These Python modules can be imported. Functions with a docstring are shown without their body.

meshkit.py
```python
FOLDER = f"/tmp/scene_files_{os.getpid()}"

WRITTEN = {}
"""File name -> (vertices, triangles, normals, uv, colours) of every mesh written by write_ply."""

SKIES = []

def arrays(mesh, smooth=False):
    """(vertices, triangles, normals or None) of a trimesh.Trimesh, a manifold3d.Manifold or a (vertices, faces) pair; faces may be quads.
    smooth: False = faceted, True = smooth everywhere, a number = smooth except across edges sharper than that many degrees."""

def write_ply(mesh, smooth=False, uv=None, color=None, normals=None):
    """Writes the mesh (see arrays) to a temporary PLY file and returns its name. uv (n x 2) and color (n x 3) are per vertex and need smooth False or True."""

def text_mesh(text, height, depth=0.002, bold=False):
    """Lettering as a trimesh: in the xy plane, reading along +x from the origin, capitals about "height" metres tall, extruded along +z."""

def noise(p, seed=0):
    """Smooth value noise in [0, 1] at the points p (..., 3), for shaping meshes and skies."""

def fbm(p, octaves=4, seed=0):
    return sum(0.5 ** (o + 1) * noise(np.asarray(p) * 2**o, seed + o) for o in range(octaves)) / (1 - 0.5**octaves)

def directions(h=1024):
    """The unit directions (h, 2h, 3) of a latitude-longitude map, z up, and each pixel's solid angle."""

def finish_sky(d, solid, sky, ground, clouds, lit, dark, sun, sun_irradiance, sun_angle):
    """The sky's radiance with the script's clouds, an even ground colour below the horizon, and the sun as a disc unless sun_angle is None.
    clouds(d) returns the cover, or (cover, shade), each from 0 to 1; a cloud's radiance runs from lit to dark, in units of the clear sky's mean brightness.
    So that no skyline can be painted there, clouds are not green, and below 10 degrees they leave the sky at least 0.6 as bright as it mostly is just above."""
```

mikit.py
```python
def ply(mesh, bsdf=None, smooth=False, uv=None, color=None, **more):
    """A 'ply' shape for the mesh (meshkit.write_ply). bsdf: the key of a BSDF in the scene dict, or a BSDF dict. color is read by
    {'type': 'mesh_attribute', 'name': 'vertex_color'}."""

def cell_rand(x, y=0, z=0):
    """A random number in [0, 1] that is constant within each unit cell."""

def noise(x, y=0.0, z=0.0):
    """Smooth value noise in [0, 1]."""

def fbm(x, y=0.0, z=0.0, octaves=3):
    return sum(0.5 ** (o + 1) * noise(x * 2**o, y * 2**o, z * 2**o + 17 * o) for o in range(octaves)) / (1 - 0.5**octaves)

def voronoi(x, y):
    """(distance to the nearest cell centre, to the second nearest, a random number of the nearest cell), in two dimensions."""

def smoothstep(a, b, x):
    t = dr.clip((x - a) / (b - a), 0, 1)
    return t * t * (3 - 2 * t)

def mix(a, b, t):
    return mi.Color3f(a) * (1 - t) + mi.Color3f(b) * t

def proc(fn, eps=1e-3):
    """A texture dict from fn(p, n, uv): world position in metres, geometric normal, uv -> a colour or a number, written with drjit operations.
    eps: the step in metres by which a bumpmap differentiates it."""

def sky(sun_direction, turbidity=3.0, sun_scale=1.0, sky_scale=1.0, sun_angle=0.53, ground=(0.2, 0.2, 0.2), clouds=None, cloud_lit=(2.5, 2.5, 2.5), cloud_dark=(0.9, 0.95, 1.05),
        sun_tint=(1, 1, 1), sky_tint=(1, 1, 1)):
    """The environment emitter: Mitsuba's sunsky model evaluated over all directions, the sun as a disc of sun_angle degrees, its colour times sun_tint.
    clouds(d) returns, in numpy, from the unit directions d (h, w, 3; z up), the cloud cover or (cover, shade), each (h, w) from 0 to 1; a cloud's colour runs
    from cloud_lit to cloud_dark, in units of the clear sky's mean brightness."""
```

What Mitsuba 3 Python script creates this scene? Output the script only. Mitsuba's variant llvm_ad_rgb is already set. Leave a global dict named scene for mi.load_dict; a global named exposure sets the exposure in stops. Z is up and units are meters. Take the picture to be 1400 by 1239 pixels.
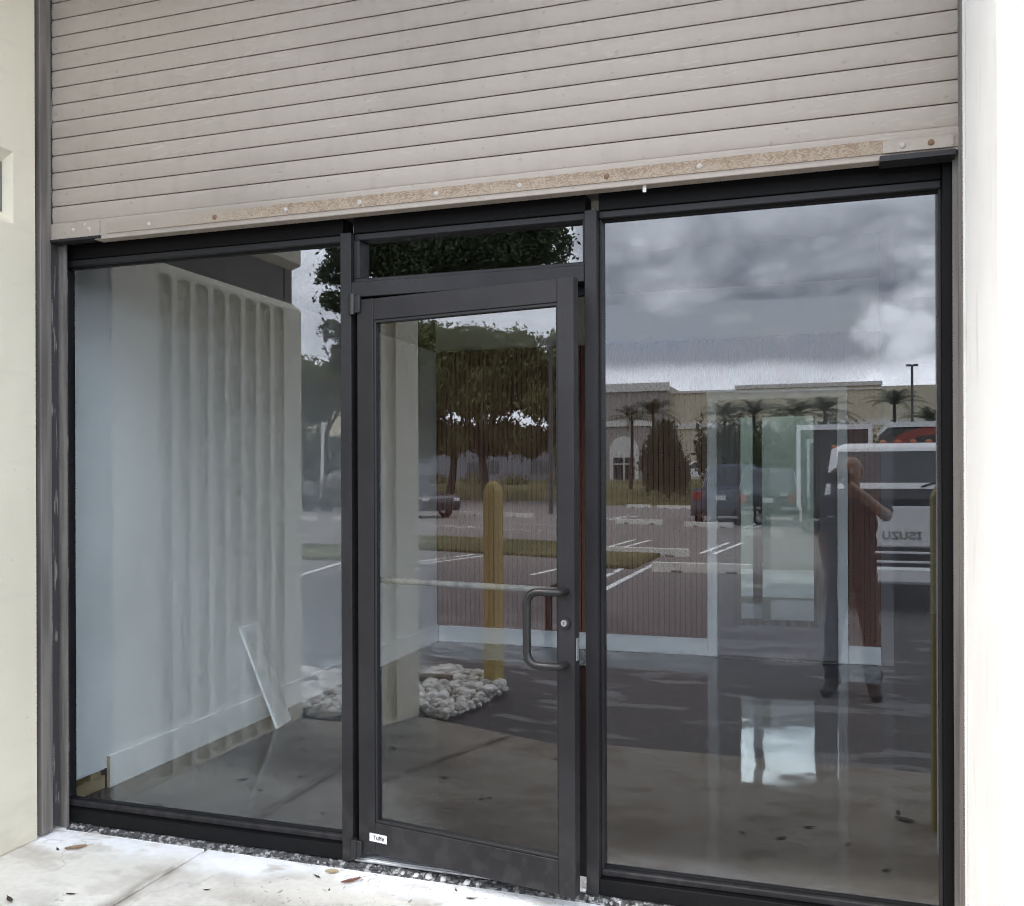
import math, random
import numpy as np
import trimesh
import manifold3d as m3
import shapely.geometry as sg
import drjit as dr
import mitsuba as mi
import mikit, meshkit
from mikit import proc, noise, fbm, cell_rand, smoothstep, mix, voronoi

T = mi.ScalarTransform4f
scene, labels = {}, {}
rng = np.random.default_rng(7)

# ---------------------------------------------------------------- camera, sky, exposure
CAM = np.array([0.0, -3.5, 1.56])
YAW = math.atan(440 / 1313)
ROLL = -0.2
fwd = np.array([-math.sin(YAW), math.cos(YAW), 0.0])
right = np.array([math.cos(YAW), math.sin(YAW), 0.0])
up = np.array([0, 0, 1.0]) * math.cos(math.radians(ROLL)) - right * math.sin(math.radians(ROLL))
scene['camera'] = {
    'type': 'perspective', 'fov': 2 * math.degrees(math.atan(700 / 1313)), 'fov_axis': 'x',
    'to_world': T().look_at(origin=CAM.tolist(), target=(CAM + fwd).tolist(), up=up.tolist()),
    'principal_point_offset_y': -31.5 / 1239, 'near_clip': 0.008, 'far_clip': 2000.0}
exposure = 3.22


def clouds(d):
    """Towering grey cumulus: a bank with a flat dark base low round the horizon, a bright strip below it, torn bright edges and darker masses above."""
    z = np.clip(d[..., 2], 0.0, 1.0)
    el = np.degrees(np.arcsin(z))
    az = np.arctan2(d[..., 0], -d[..., 1])
    q = np.stack([np.sin(az) * 3.4 + 2.9, np.cos(az) * 3.4 + 0.5, el * 0.085], -1)
    w = np.stack([meshkit.fbm(q * 1.3 + 11, 4), meshkit.fbm(q * 1.3 + 47, 4), meshkit.fbm(q * 1.3 + 83, 4)], -1) - 0.5
    step = lambda a, b, x: (lambda t: t * t * (3 - 2 * t))(np.clip((x - a) / (b - a), 0, 1))
    mass = meshkit.fbm(q * 0.80 + w * 0.7 + 3.0, 4, 3)
    fold = lambda p, k: np.abs(2 * meshkit.noise(p, k) - 1)
    p = q * 3.0 + w
    puff = 0.44 * fold(p, 8) + 0.28 * fold(p * 2.1 + 5, 9) + 0.18 * fold(p * 4.3 + 9, 10) + 0.10 * fold(p * 8.7, 11)
    puff = (puff - 0.36) * 1.9
    base = 5.7 + 2.0 * (mass - 0.5) - 0.8 * puff
    above = step(base - 0.5, base + 0.9, el)
    bank = above * (0.50 - 0.22 * step(base + 2.0, base + 9.0, el))
    m2 = mass - 0.085 * puff
    torn = step(0.455, 0.54, m2)
    rim = np.exp(-((m2 - 0.448) / 0.030) ** 2)
    s = 0.14 + bank + 0.36 * (torn - 0.45) * (0.35 + 0.65 * above) - 0.22 * rim - 0.30 * puff
    s = s * step(2.0, 6.0, el) + 0.2 * (1 - step(2.0, 6.0, el))
    high = step(30.0, 60.0, el)
    s = s * (1 - high) + (0.40 - 0.3 * puff) * high
    return np.ones_like(z), np.clip(s, 0, 1)


scene['sky'] = mikit.sky([-0.50, -0.45, 0.78], turbidity=4, sun_scale=0.15, sun_angle=26, ground=(0.12, 0.12, 0.12),
                         clouds=clouds, cloud_lit=(6.1, 6.5, 7.2), cloud_dark=(0.85, 1.0, 1.28))

# ---------------------------------------------------------------- materials


def C(r, g, b):
    return {'type': 'rgb', 'value': [r, g, b]}


def mat(key, color, rough=0.5, spec=0.5, metal=0.0, bump=None, bscale=0.002, eps=1e-3, two=True, **kw):
    col = proc(color, eps) if callable(color) else C(*color)
    rg = proc(rough) if callable(rough) else float(rough)
    d = {'type': 'principled', 'base_color': col, 'roughness': rg, 'specular': float(spec), 'metallic': float(metal), **kw}
    if two:
        d = {'type': 'twosided', 'bsdf': d}
    if bump is not None:
        d = {'type': 'bumpmap', 'tex': proc(bump, eps), 'bsdf': d, 'scale': float(bscale)}
    scene[key] = d
    return key


def c3(*a):
    return mi.Color3f(*a)


def f_cream(p, n, uv):
    a = fbm(p.x * 1.7 + 3, p.y * 1.7, p.z * 0.9, 4)
    st = fbm(p.x * 9, p.y * 9, p.z * 1.1, 3)
    t = smoothstep(0.42, 0.75, a) * 0.6 + smoothstep(0.55, 0.8, st) * 0.35
    base = mix((0.70, 0.662, 0.535), (0.615, 0.575, 0.46), t)
    low = smoothstep(0.32, 0.0, p.z) * smoothstep(0.35, 0.65, fbm(p.x * 7, p.y * 7, p.z * 11, 3))
    base = mix(base, (0.44, 0.40, 0.33), low * 0.35)
    scrape = smoothstep(0.70, 0.78, fbm(p.y * 5, p.z * 16, 3, 3))
    base = mix(base, (0.50, 0.475, 0.41), scrape * 0.10)
    sp = smoothstep(0.86, 0.93, noise(p.x * 61, p.y * 61, p.z * 37)) * smoothstep(0.5, 0.7, noise(p.x * 4, p.y * 4, p.z * 4))
    return mix(base, (0.36, 0.33, 0.28), sp * 0.3)


def f_stucco(p, n, uv):
    return fbm(p.x * 60, p.y * 60, p.z * 60, 3) + 0.8 * fbm(p.x * 9, p.y * 9, p.z * 9, 2)


mat('mat_cream', f_cream, 0.75, 0.3, bump=f_stucco, bscale=0.0022)


def f_white(p, n, uv):
    a = fbm(p.x * 2.1, p.y * 2.1, p.z * 1.2, 4)
    sp = smoothstep(0.62, 0.82, fbm(p.x * 12, p.y * 12, p.z * 3, 3))
    return mix(mix((0.75, 0.745, 0.725), (0.68, 0.675, 0.65), smoothstep(0.4, 0.7, a)), (0.5, 0.49, 0.46), sp * 0.35)


mat('mat_pier_white', f_white, 0.7, 0.3, bump=f_stucco, bscale=0.0016)


def f_band(p, n, uv):
    return mix((0.20, 0.182, 0.165), (0.15, 0.137, 0.125), fbm(p.x * 7, p.y * 7, p.z * 3, 3))


mat('mat_band', f_band, 0.6, 0.3)


def f_slat(p, n, uv):
    row = dr.floor((p.z - 2.677) / 0.0748)
    r = cell_rand(row, 5, 2)
    streak = fbm(p.x * 26, row * 3.7, p.z * 1.6, 3)
    blot = fbm(p.x * 1.3, p.z * 3.0, 4, 4)
    t = smoothstep(0.35, 0.75, blot) * 0.55 + smoothstep(0.5, 0.8, streak) * 0.25 + (r - 0.5) * 0.22
    base = mix((0.37, 0.325, 0.278), (0.295, 0.258, 0.22), dr.clip(t, 0, 1))
    scuff = smoothstep(0.80, 0.87, noise(p.x * 18 + p.z * 40, p.z * 160 - p.x * 25, 3)) * smoothstep(0.55, 0.75, noise(p.x * 2.3, p.z * 4, 9))
    base = mix(base, (0.55, 0.52, 0.48), scuff * 0.16)
    dirt = smoothstep(0.77, 0.84, noise(p.x * 55, p.z * 70, 1.5))
    return mix(base, (0.20, 0.17, 0.14), dirt * 0.35)


def f_slat_b(p, n, uv):
    return fbm(p.x * 70, p.y * 70, p.z * 70, 2) + 6.0 * fbm(p.x * 2.2, 3, p.z * 7, 2)


mat('mat_slat', f_slat, 0.48, 0.45, bump=f_slat_b, bscale=0.0007)


def f_rust(p, n, uv):
    row = smoothstep(2.619, 2.645, p.z)
    cov = 0.75 * fbm(p.x * 1.6 + 2, p.z * 6, 1, 3) + 0.14 + 0.26 * smoothstep(-3.05, -2.2, p.x) - 0.5 * smoothstep(0.10, 0.2, p.x) - 0.06
    fine = fbm(p.x * 190, p.y * 190, p.z * 230, 3)
    fine2 = noise(p.x * 75, p.z * 28, 8)
    rust = smoothstep(0.36, 0.66, cov) * smoothstep(0.44, 0.66, fine * 0.85 + fine2 * 0.15 + 0.09 * row)
    tint = smoothstep(0.36, 0.62, cov)
    base = mix((0.345, 0.302, 0.258), (0.37, 0.305, 0.235), tint * 0.8)
    return mix(base, mix((0.15, 0.088, 0.05), (0.25, 0.165, 0.10), noise(p.x * 60, p.z * 60, 5)), rust * 0.62)


mat('mat_rust', f_rust, 0.75, 0.25, bump=lambda p, n, uv: fbm(p.x * 150, p.y * 150, p.z * 150, 3), bscale=0.0025)
mat('mat_bolt_rust', (0.20, 0.125, 0.08), 0.8, 0.2)
mat('mat_bolt', (0.42, 0.39, 0.36), 0.6, 0.4)


def f_guide(p, n, uv):
    a = fbm(p.x * 40, p.y * 40, p.z * 2.0, 3)
    return mix((0.185, 0.170, 0.155), (0.11, 0.10, 0.092), smoothstep(0.35, 0.75, a))


mat('mat_guide', f_guide, 0.55, 0.4)


def f_track(p, n, uv):
    a = smoothstep(0.60, 0.72, fbm(p.x * 90, p.y * 90, p.z * 7, 3))
    return mix((0.045, 0.043, 0.045), (0.30, 0.28, 0.27), a * 0.6)


mat('mat_track', f_track, 0.45, 0.5)


def f_bronze(p, n, uv):
    a = fbm(p.x * 5, p.y * 5, p.z * 3, 3)
    d = smoothstep(0.45, 0.0, p.z) * smoothstep(0.45, 0.7, fbm(p.x * 30, p.y * 30, p.z * 18, 3))
    base = mix((0.017, 0.0163, 0.018), (0.025, 0.0237, 0.026), smoothstep(0.3, 0.7, a))
    return mix(base, (0.09, 0.083, 0.076), d * 0.16)


def f_bronze_r(p, n, uv):
    return 0.34 + 0.22 * fbm(p.x * 14, p.y * 14, p.z * 9, 3)


mat('mat_bronze', f_bronze, f_bronze_r, 0.30)
mat('mat_dark_frame', lambda p, n, uv: mix((0.0045, 0.0045, 0.005), (0.0075, 0.0073, 0.008), fbm(p.x * 9, p.y * 9, p.z * 5, 3)), 0.5, 0.16)  # near-black perimeter finish, with the shade under the shutter painted into it
mat('mat_gasket', (0.010, 0.010, 0.011), 0.6, 0.3)
mat('mat_black', (0.016, 0.016, 0.018), 0.5, 0.4)
mat('mat_hinge', (0.016, 0.0155, 0.016), 0.35, 0.5)
mat('mat_alu', (0.62, 0.63, 0.65), 0.38, 0.5, 0.85)
mat('mat_chrome', (0.75, 0.75, 0.76), 0.2, 0.5, 1.0)
mat('mat_sticker', (0.72, 0.72, 0.70), 0.5, 0.4)
mat('mat_ink', (0.02, 0.02, 0.025), 0.6, 0.3)
# tinted storefront glass: mirrors about 0.125 and passes about 0.78 of the light (0.55 x 0.23 and 0.45 x 1.73: the index only sets how many paths follow the mirror image)
scene['mat_glass'] = {'type': 'thindielectric', 'int_ior': 4.2, 'ext_ior': 1.0,
                      'specular_transmittance': proc(lambda p, n, uv: mi.Color3f(1.64, 1.73, 1.75) * (1 - 0.07 * smoothstep(0.52, 0.75, fbm(p.x * 3, p.y * 3, p.z * 2, 4)))), 'specular_reflectance': C(0.23, 0.23, 0.23)}


def f_slab(p, n, uv):
    a = fbm(p.x * 1.9 + 1, p.y * 2.6, 2, 4)
    b = fbm(p.x * 6 + p.y * 2, p.y * 9, 5, 4)
    g = fbm(p.x * 55, p.y * 55, 7, 3)
    stain = mix((0.67, 0.645, 0.585), (0.50, 0.455, 0.39), smoothstep(0.40, 0.72, a * 0.6 + b * 0.4))
    stain = mix(stain, (0.40, 0.375, 0.335), smoothstep(0.52, 0.70, b) * 0.30)
    # cement wash smeared along the sill
    edge = -p.y + 0.42 * (fbm(p.x * 3.1, p.y * 5, 3, 4) - 0.5) - 0.10 * smoothstep(-2.6, -1.2, p.x)
    wash = smoothstep(0.34, 0.12, edge) * smoothstep(0.20, 0.46, fbm(p.x * 8, p.y * 13, 9, 4))
    col = mix(stain, (0.86, 0.865, 0.875), wash * 0.95)
    # rusty dirt beside the joint and in streaks
    dj = dr.abs(p.x + 2.5 + 0.03 * (fbm(p.x * 4, p.y * 9, 1, 2) - 0.5))
    js = smoothstep(0.075, 0.0, dj) * smoothstep(-0.20, -0.36, p.y) * smoothstep(0.30, 0.62, fbm(p.x * 14, p.y * 5, 4, 3))
    col = mix(col, (0.24, 0.205, 0.165), js * 0.75)
    hair = smoothstep(0.012, 0.0, dr.abs(fbm(p.x * 2.2 + 8, p.y * 2.2, 3, 5) - 0.5)) * smoothstep(0.45, 0.6, noise(p.x * 1.7, p.y * 1.7, 8))
    col = mix(col, (0.30, 0.28, 0.25), hair * 0.30)
    spot = smoothstep(0.86, 0.93, noise(p.x * 70 + p.y * 9, p.y * 76, 2)) * smoothstep(0.52, 0.75, noise(p.x * 3, p.y * 3, 12))
    col = mix(col, (0.22, 0.19, 0.16), spot * 0.5)
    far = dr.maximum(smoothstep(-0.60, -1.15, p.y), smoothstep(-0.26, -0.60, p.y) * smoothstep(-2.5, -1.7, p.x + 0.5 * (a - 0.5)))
    col = mix(col, col * c3(0.40, 0.39, 0.38), far)  # outer and right apron darkened in colour to dim its mirror image
    return col * (0.93 + 0.14 * g)


def f_slab_b(p, n, uv):
    return fbm(p.x * 80, p.y * 80, 3, 3) + 2.5 * fbm(p.x * 11, p.y * 11, 5, 3)


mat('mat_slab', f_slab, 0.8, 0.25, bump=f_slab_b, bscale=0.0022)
mat('mat_joint', (0.10, 0.09, 0.08), 0.95, 0.1)


def f_asphalt(p, n, uv):
    a = fbm(p.x * 0.35, p.y * 0.35, 1, 4)
    g = fbm(p.x * 40, p.y * 40, 2, 2)
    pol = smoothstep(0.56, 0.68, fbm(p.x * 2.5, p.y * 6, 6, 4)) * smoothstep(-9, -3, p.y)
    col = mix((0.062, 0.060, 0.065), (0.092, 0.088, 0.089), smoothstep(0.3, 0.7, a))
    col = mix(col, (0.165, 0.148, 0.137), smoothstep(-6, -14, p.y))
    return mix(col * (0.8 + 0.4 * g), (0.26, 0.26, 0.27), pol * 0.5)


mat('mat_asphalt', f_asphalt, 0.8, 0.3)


def f_paint_line(p, n, uv):
    w = smoothstep(0.25, 0.5, fbm(p.x * 9, p.y * 9, 4, 4))
    return mix((0.25, 0.245, 0.24), (0.78, 0.78, 0.76), w)


mat('mat_line', f_paint_line, 0.7, 0.3)
mat('mat_stop', lambda p, n, uv: mix((0.80, 0.78, 0.71), (0.62, 0.59, 0.52), fbm(p.x * 5, p.y * 5, p.z * 9, 4)), 0.8, 0.2)


def f_grass(p, n, uv):
    a = fbm(p.x * 0.5, p.y * 0.5, 2, 4)
    g = fbm(p.x * 9, p.y * 9, 3, 3)
    return mix((0.066, 0.070, 0.028), (0.125, 0.115, 0.055), smoothstep(0.35, 0.7, a)) * (0.65 + 0.7 * g)


mat('mat_grass', f_grass, 0.9, 0.1)


def f_leaf(p, n, uv):
    a = noise(p.x * 1.1, p.y * 1.1, p.z * 1.1)
    b = noise(p.x * 9, p.y * 9, p.z * 9)
    return mix((0.020, 0.037, 0.014), (0.060, 0.080, 0.028), a * 0.6 + b * 0.4)


mat('mat_leaf', f_leaf, 0.55, 0.4)


def f_leaf2(p, n, uv):
    a = noise(p.x * 0.5, p.y * 0.5, p.z * 0.5)
    b = noise(p.x * 5, p.y * 5, p.z * 5)
    return mix((0.055, 0.078, 0.027), (0.20, 0.195, 0.07), a * 0.6 + b * 0.4)


mat('mat_leaf_olive', f_leaf2, 0.6, 0.3)
mat('mat_bark', lambda p, n, uv: mix((0.10, 0.085, 0.07), (0.055, 0.047, 0.04), fbm(p.x * 8, p.y * 8, p.z * 2, 3)), 0.9, 0.1)
mat('mat_dry_leaf', lambda p, n, uv: mix((0.20, 0.13, 0.085), (0.33, 0.23, 0.14), fbm(p.x * 60, p.y * 60, 1, 3)), 0.7, 0.3)
mat('mat_dark_leaf', (0.055, 0.043, 0.036), 0.7, 0.3)
mat('mat_red_leaf', (0.19, 0.085, 0.06), 0.7, 0.3)
mat('mat_pale_leaf', (0.44, 0.36, 0.23), 0.7, 0.3)


def f_gravel(p, n, uv):
    r = cell_rand(dr.floor(p.x * 55), dr.floor(p.y * 55), 2)
    g = fbm(p.x * 160, p.y * 160, p.z * 160, 2)
    return mix((0.085, 0.083, 0.083), (0.40, 0.395, 0.39), smoothstep(0.55, 0.98, r)) * (0.6 + 0.7 * g)


mat('mat_gravel', f_gravel, 0.85, 0.2)
mat('mat_mortar', lambda p, n, uv: mix((0.08, 0.078, 0.077), (0.42, 0.41, 0.40), smoothstep(0.42, 0.68, fbm(p.x * 70, p.y * 70, 2, 3))), 0.95, 0.1,
    bump=lambda p, n, uv: fbm(p.x * 90, p.y * 90, 2, 3), bscale=0.012)
mat('mat_chunk', (0.62, 0.61, 0.59), 0.9, 0.2)
scene['mat_lite_glass'] = {**scene['mat_glass'], 'specular_transmittance': proc(lambda p, n, uv: mi.Color3f(1.12, 1.22, 1.18) + 0 * p.x)}
# interior
mat('mat_in_white', lambda p, n, uv: mix((0.835, 0.85, 0.855), (0.79, 0.805, 0.81), fbm(p.x * 2, p.y * 2, p.z * 2, 3)), 0.6, 0.3)
mat('mat_trim_white', (0.87, 0.885, 0.89), 0.4, 0.45)
mat('mat_in_cream', (0.60, 0.58, 0.47), 0.7, 0.3)
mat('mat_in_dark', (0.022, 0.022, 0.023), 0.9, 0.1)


def f_wood(p, n, uv):
    k = dr.floor(p.x / 0.0466)
    r = cell_rand(k, 3, 1)
    g = fbm(p.x * 140 + r * 30, p.y * 40, p.z * 3.2 + r * 9, 3)
    return mix((0.29, 0.135, 0.096), (0.165, 0.078, 0.056), g * 0.7 + r * 0.35)


mat('mat_wood_slat', f_wood, 0.5, 0.35)
mat('mat_groove', (0.045, 0.026, 0.020), 0.9, 0.1)


def f_floor(p, n, uv):
    a = fbm(p.x * 0.8, p.y * 0.8, 3, 4)
    return mix((0.016, 0.0165, 0.019), (0.030, 0.030, 0.033), a)


def f_floor_b(p, n, uv):
    return fbm(p.x * 2.2, p.y * 2.2, 1, 3)


mat('mat_floor', f_floor, 0.045, 0.27, bump=f_floor_b, bscale=0.0030, eps=4e-3)
mat('mat_door_grey', (0.20, 0.185, 0.195), 0.5, 0.4)
mat('mat_raw_wood', lambda p, n, uv: mix((0.46, 0.36, 0.22), (0.30, 0.225, 0.13), fbm(p.x * 30, p.y * 5, p.z * 45, 3)), 0.85, 0.2)
mat('mat_board', lambda p, n, uv: mix((0.90, 0.91, 0.91), (0.76, 0.78, 0.78), smoothstep(0.45, 0.8, fbm(p.x * 14, p.y * 14, p.z * 9, 3))), 0.55, 0.35)
mat('mat_pale_room', (0.13, 0.15, 0.135), 0.7, 0.3)
mat('mat_pale_ground', lambda p, n, uv: mix((0.15, 0.16, 0.157), (0.10, 0.11, 0.107), fbm(p.x * 1.5, p.y * 1.5, 1, 4)), 0.8, 0.2)
# street
mat('mat_post', lambda p, n, uv: mix((0.54, 0.43, 0.17), (0.40, 0.31, 0.12), fbm(p.x * 18, p.y * 18, p.z * 2.2, 4)), 0.6, 0.35)
mat('mat_post_green', lambda p, n, uv: mix((0.34, 0.30, 0.10), (0.25, 0.225, 0.08), fbm(p.x * 18, p.y * 18, p.z * 2.2, 4)), 0.6, 0.35)
mat('mat_stone', lambda p, n, uv: mix((0.84, 0.83, 0.80), (0.50, 0.49, 0.47), smoothstep(0.25, 0.75, noise(p.x * 23, p.y * 23, p.z * 23))), 0.75, 0.3)
mat('mat_timber', (0.13, 0.115, 0.095), 0.9, 0.1)
mat('mat_beige', lambda p, n, uv: mix((0.60, 0.545, 0.42), (0.55, 0.50, 0.38), fbm(p.x * 0.3, p.z * 0.3, 1, 3)), 0.8, 0.2)
mat('mat_taupe', (0.33, 0.305, 0.285), 0.8, 0.2)
mat('mat_trimband', (0.68, 0.66, 0.63), 0.8, 0.2)
mat('mat_bluegrey', (0.24, 0.252, 0.27), 0.8, 0.2)
mat('mat_win', (0.03, 0.035, 0.04), 0.08, 0.6)
mat('mat_pole', (0.09, 0.09, 0.095), 0.6, 0.4)
mat('mat_truck_white', (0.80, 0.81, 0.82), 0.3, 0.5, 0.0, clearcoat=0.5, clearcoat_gloss=0.9)
mat('mat_truck_glass', (0.02, 0.024, 0.03), 0.05, 0.8)
mat('mat_rubber', (0.02, 0.02, 0.02), 0.9, 0.2)
mat('mat_orange', (0.55, 0.16, 0.06), 0.3, 0.5)
mat('mat_red', (0.30, 0.06, 0.04), 0.4, 0.5)
mat('mat_taillight', (0.30, 0.02, 0.02), 0.15, 0.6)
mat('mat_car_dark', (0.020, 0.022, 0.028), 0.2, 0.6, clearcoat=1.0, clearcoat_gloss=0.95)
mat('mat_car_blue', (0.045, 0.060, 0.095), 0.2, 0.6, clearcoat=1.0, clearcoat_gloss=0.95)
mat('mat_car_white', (0.72, 0.72, 0.73), 0.25, 0.5, clearcoat=1.0, clearcoat_gloss=0.95)
mat('mat_grey_gear', (0.17, 0.16, 0.15), 0.6, 0.4)
mat('mat_skin', (0.26, 0.175, 0.14), 0.5, 0.4)
mat('mat_navy', lambda p, n, uv: mix((0.016, 0.020, 0.034), (0.028, 0.033, 0.052), fbm(p.x * 12, p.y * 12, p.z * 7, 3)), 0.9, 0.15)
mat('mat_jeans', (0.020, 0.024, 0.038), 0.9, 0.15)
mat('mat_shoe', (0.03, 0.027, 0.025), 0.7, 0.3)

# ---------------------------------------------------------------- mesh helpers


def num(key):
    if key not in scene and key not in labels:
        return key
    i = 1
    while f'{key}_{i:03d}' in scene or f'{key}_{i:03d}' in labels:
        i += 1
    return f'{key}_{i:03d}'


def put(key, mesh, m, smooth=False, **lab):
    key = num(key)
    scene[key] = mikit.ply(mesh, m, smooth=smooth)
    if lab:
        labels[key] = lab
    return key


def thing(key, label, category, group=None):
    key = num(key)
    labels[key] = {'label': label, 'category': category}
    if group:
        labels[key]['group'] = group
    return key


def structure(key, mesh, m, smooth=False, kind='structure', **kw):
    return put(key, mesh, m, smooth, kind=kind, **kw)


def box(x0, x1, y0, y1, z0, z1, ch=0.0):
    """A box, its edges rounded off by ch."""
    x0, x1 = min(x0, x1), max(x0, x1)
    y0, y1 = min(y0, y1), max(y0, y1)
    if ch <= 0:
        b = trimesh.creation.box(extents=(x1 - x0, y1 - y0, z1 - z0))
        b.apply_translation(((x0 + x1) / 2, (y0 + y1) / 2, (z0 + z1) / 2))
        return b
    ch = min(ch, 0.45 * min(x1 - x0, y1 - y0, z1 - z0))
    pts = []
    for x, sx in ((x0, 1), (x1, -1)):
        for y, sy in ((y0, 1), (y1, -1)):
            for z, sz in ((z0, 1), (z1, -1)):
                pts += [(x + sx * ch, y + sy * ch, z), (x + sx * ch, y, z + sz * ch), (x, y + sy * ch, z + sz * ch)]
    return trimesh.convex.convex_hull(np.array(pts))


def cat(ms):
    return trimesh.util.concatenate(list(ms))


def man(tm):
    tm = trimesh.Trimesh(tm.vertices, tm.faces, process=True)
    return m3.Manifold(m3.Mesh(np.asarray(tm.vertices, np.float32), np.asarray(tm.faces, np.uint32)))


def tri(m):
    k = m.to_mesh()
    return trimesh.Trimesh(np.asarray(k.vert_properties)[:, :3], np.asarray(k.tri_verts), process=False)


def prism(poly, axis, a, b):
    """Extrude the 2-D outline along axis x, y or z from a to b. The outline's coordinates are the two other axes in order."""
    g = poly if hasattr(poly, 'exterior') else sg.Polygon(poly)
    e = trimesh.creation.extrude_polygon(g, b - a, engine='earcut')
    v = np.array(e.vertices)
    v[:, 2] += a
    order = {'x': [2, 0, 1], 'y': [0, 2, 1], 'z': [0, 1, 2]}[axis]
    e = trimesh.Trimesh(v[:, order], e.faces, process=False)
    if e.volume < 0:
        e.invert()
    return e


def tube(pts, r, n=10, caps=True):
    p = np.asarray(pts, float)
    r = np.broadcast_to(np.asarray(r, float), (len(p),))
    t = np.gradient(p, axis=0)
    t /= np.linalg.norm(t, axis=1, keepdims=True) + 1e-12
    a = np.cross(t[0], [0.31, 0.17, 0.93])
    rings = []
    for i in range(len(p)):
        a = a - t[i] * (a @ t[i])
        a /= np.linalg.norm(a)
        b = np.cross(t[i], a)
        ang = np.arange(n) * 2 * math.pi / n
        rings.append(p[i] + r[i] * (np.cos(ang)[:, None] * a + np.sin(ang)[:, None] * b))
    v = np.vstack(rings)
    f = []
    for i in range(len(p) - 1):
        for j in range(n):
            k = (j + 1) % n
            f += [(i * n + j, i * n + k, (i + 1) * n + k), (i * n + j, (i + 1) * n + k, (i + 1) * n + j)]
    if caps:
        v = np.vstack([v, p[:1], p[-1:]])
        c0, c1 = len(v) - 2, len(v) - 1
        e = (len(p) - 1) * n
        for j in range(n):
            k = (j + 1) % n
            f += [(c0, k, j), (c1, e + j, e + k)]
    m = trimesh.Trimesh(v, np.array(f), process=False)
    if m.volume < 0:
        m.invert()
    return m


def bend(pts, rad, n=6):
    """Rounds the corners of a polyline."""
    p = [np.asarray(q, float) for q in pts]
    out = [p[0]]
    for a, b, c in zip(p, p[1:], p[2:]):
        u, w = (a - b) / np.linalg.norm(a - b), (c - b) / np.linalg.norm(c - b)
        s, e = b + u * rad, b + w * rad
        for k in range(n + 1):
            q = k / n
            out.append((1 - q) ** 2 * s + 2 * q * (1 - q) * b + q * q * e)
    return np.array(out + [p[-1]])


def ico(c, r, sub=1):
    s = trimesh.creation.icosphere(subdivisions=sub, radius=1.0)
    s.apply_scale(r if np.ndim(r) == 0 else np.asarray(r))
    s.apply_translation(c)
    return s


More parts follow.
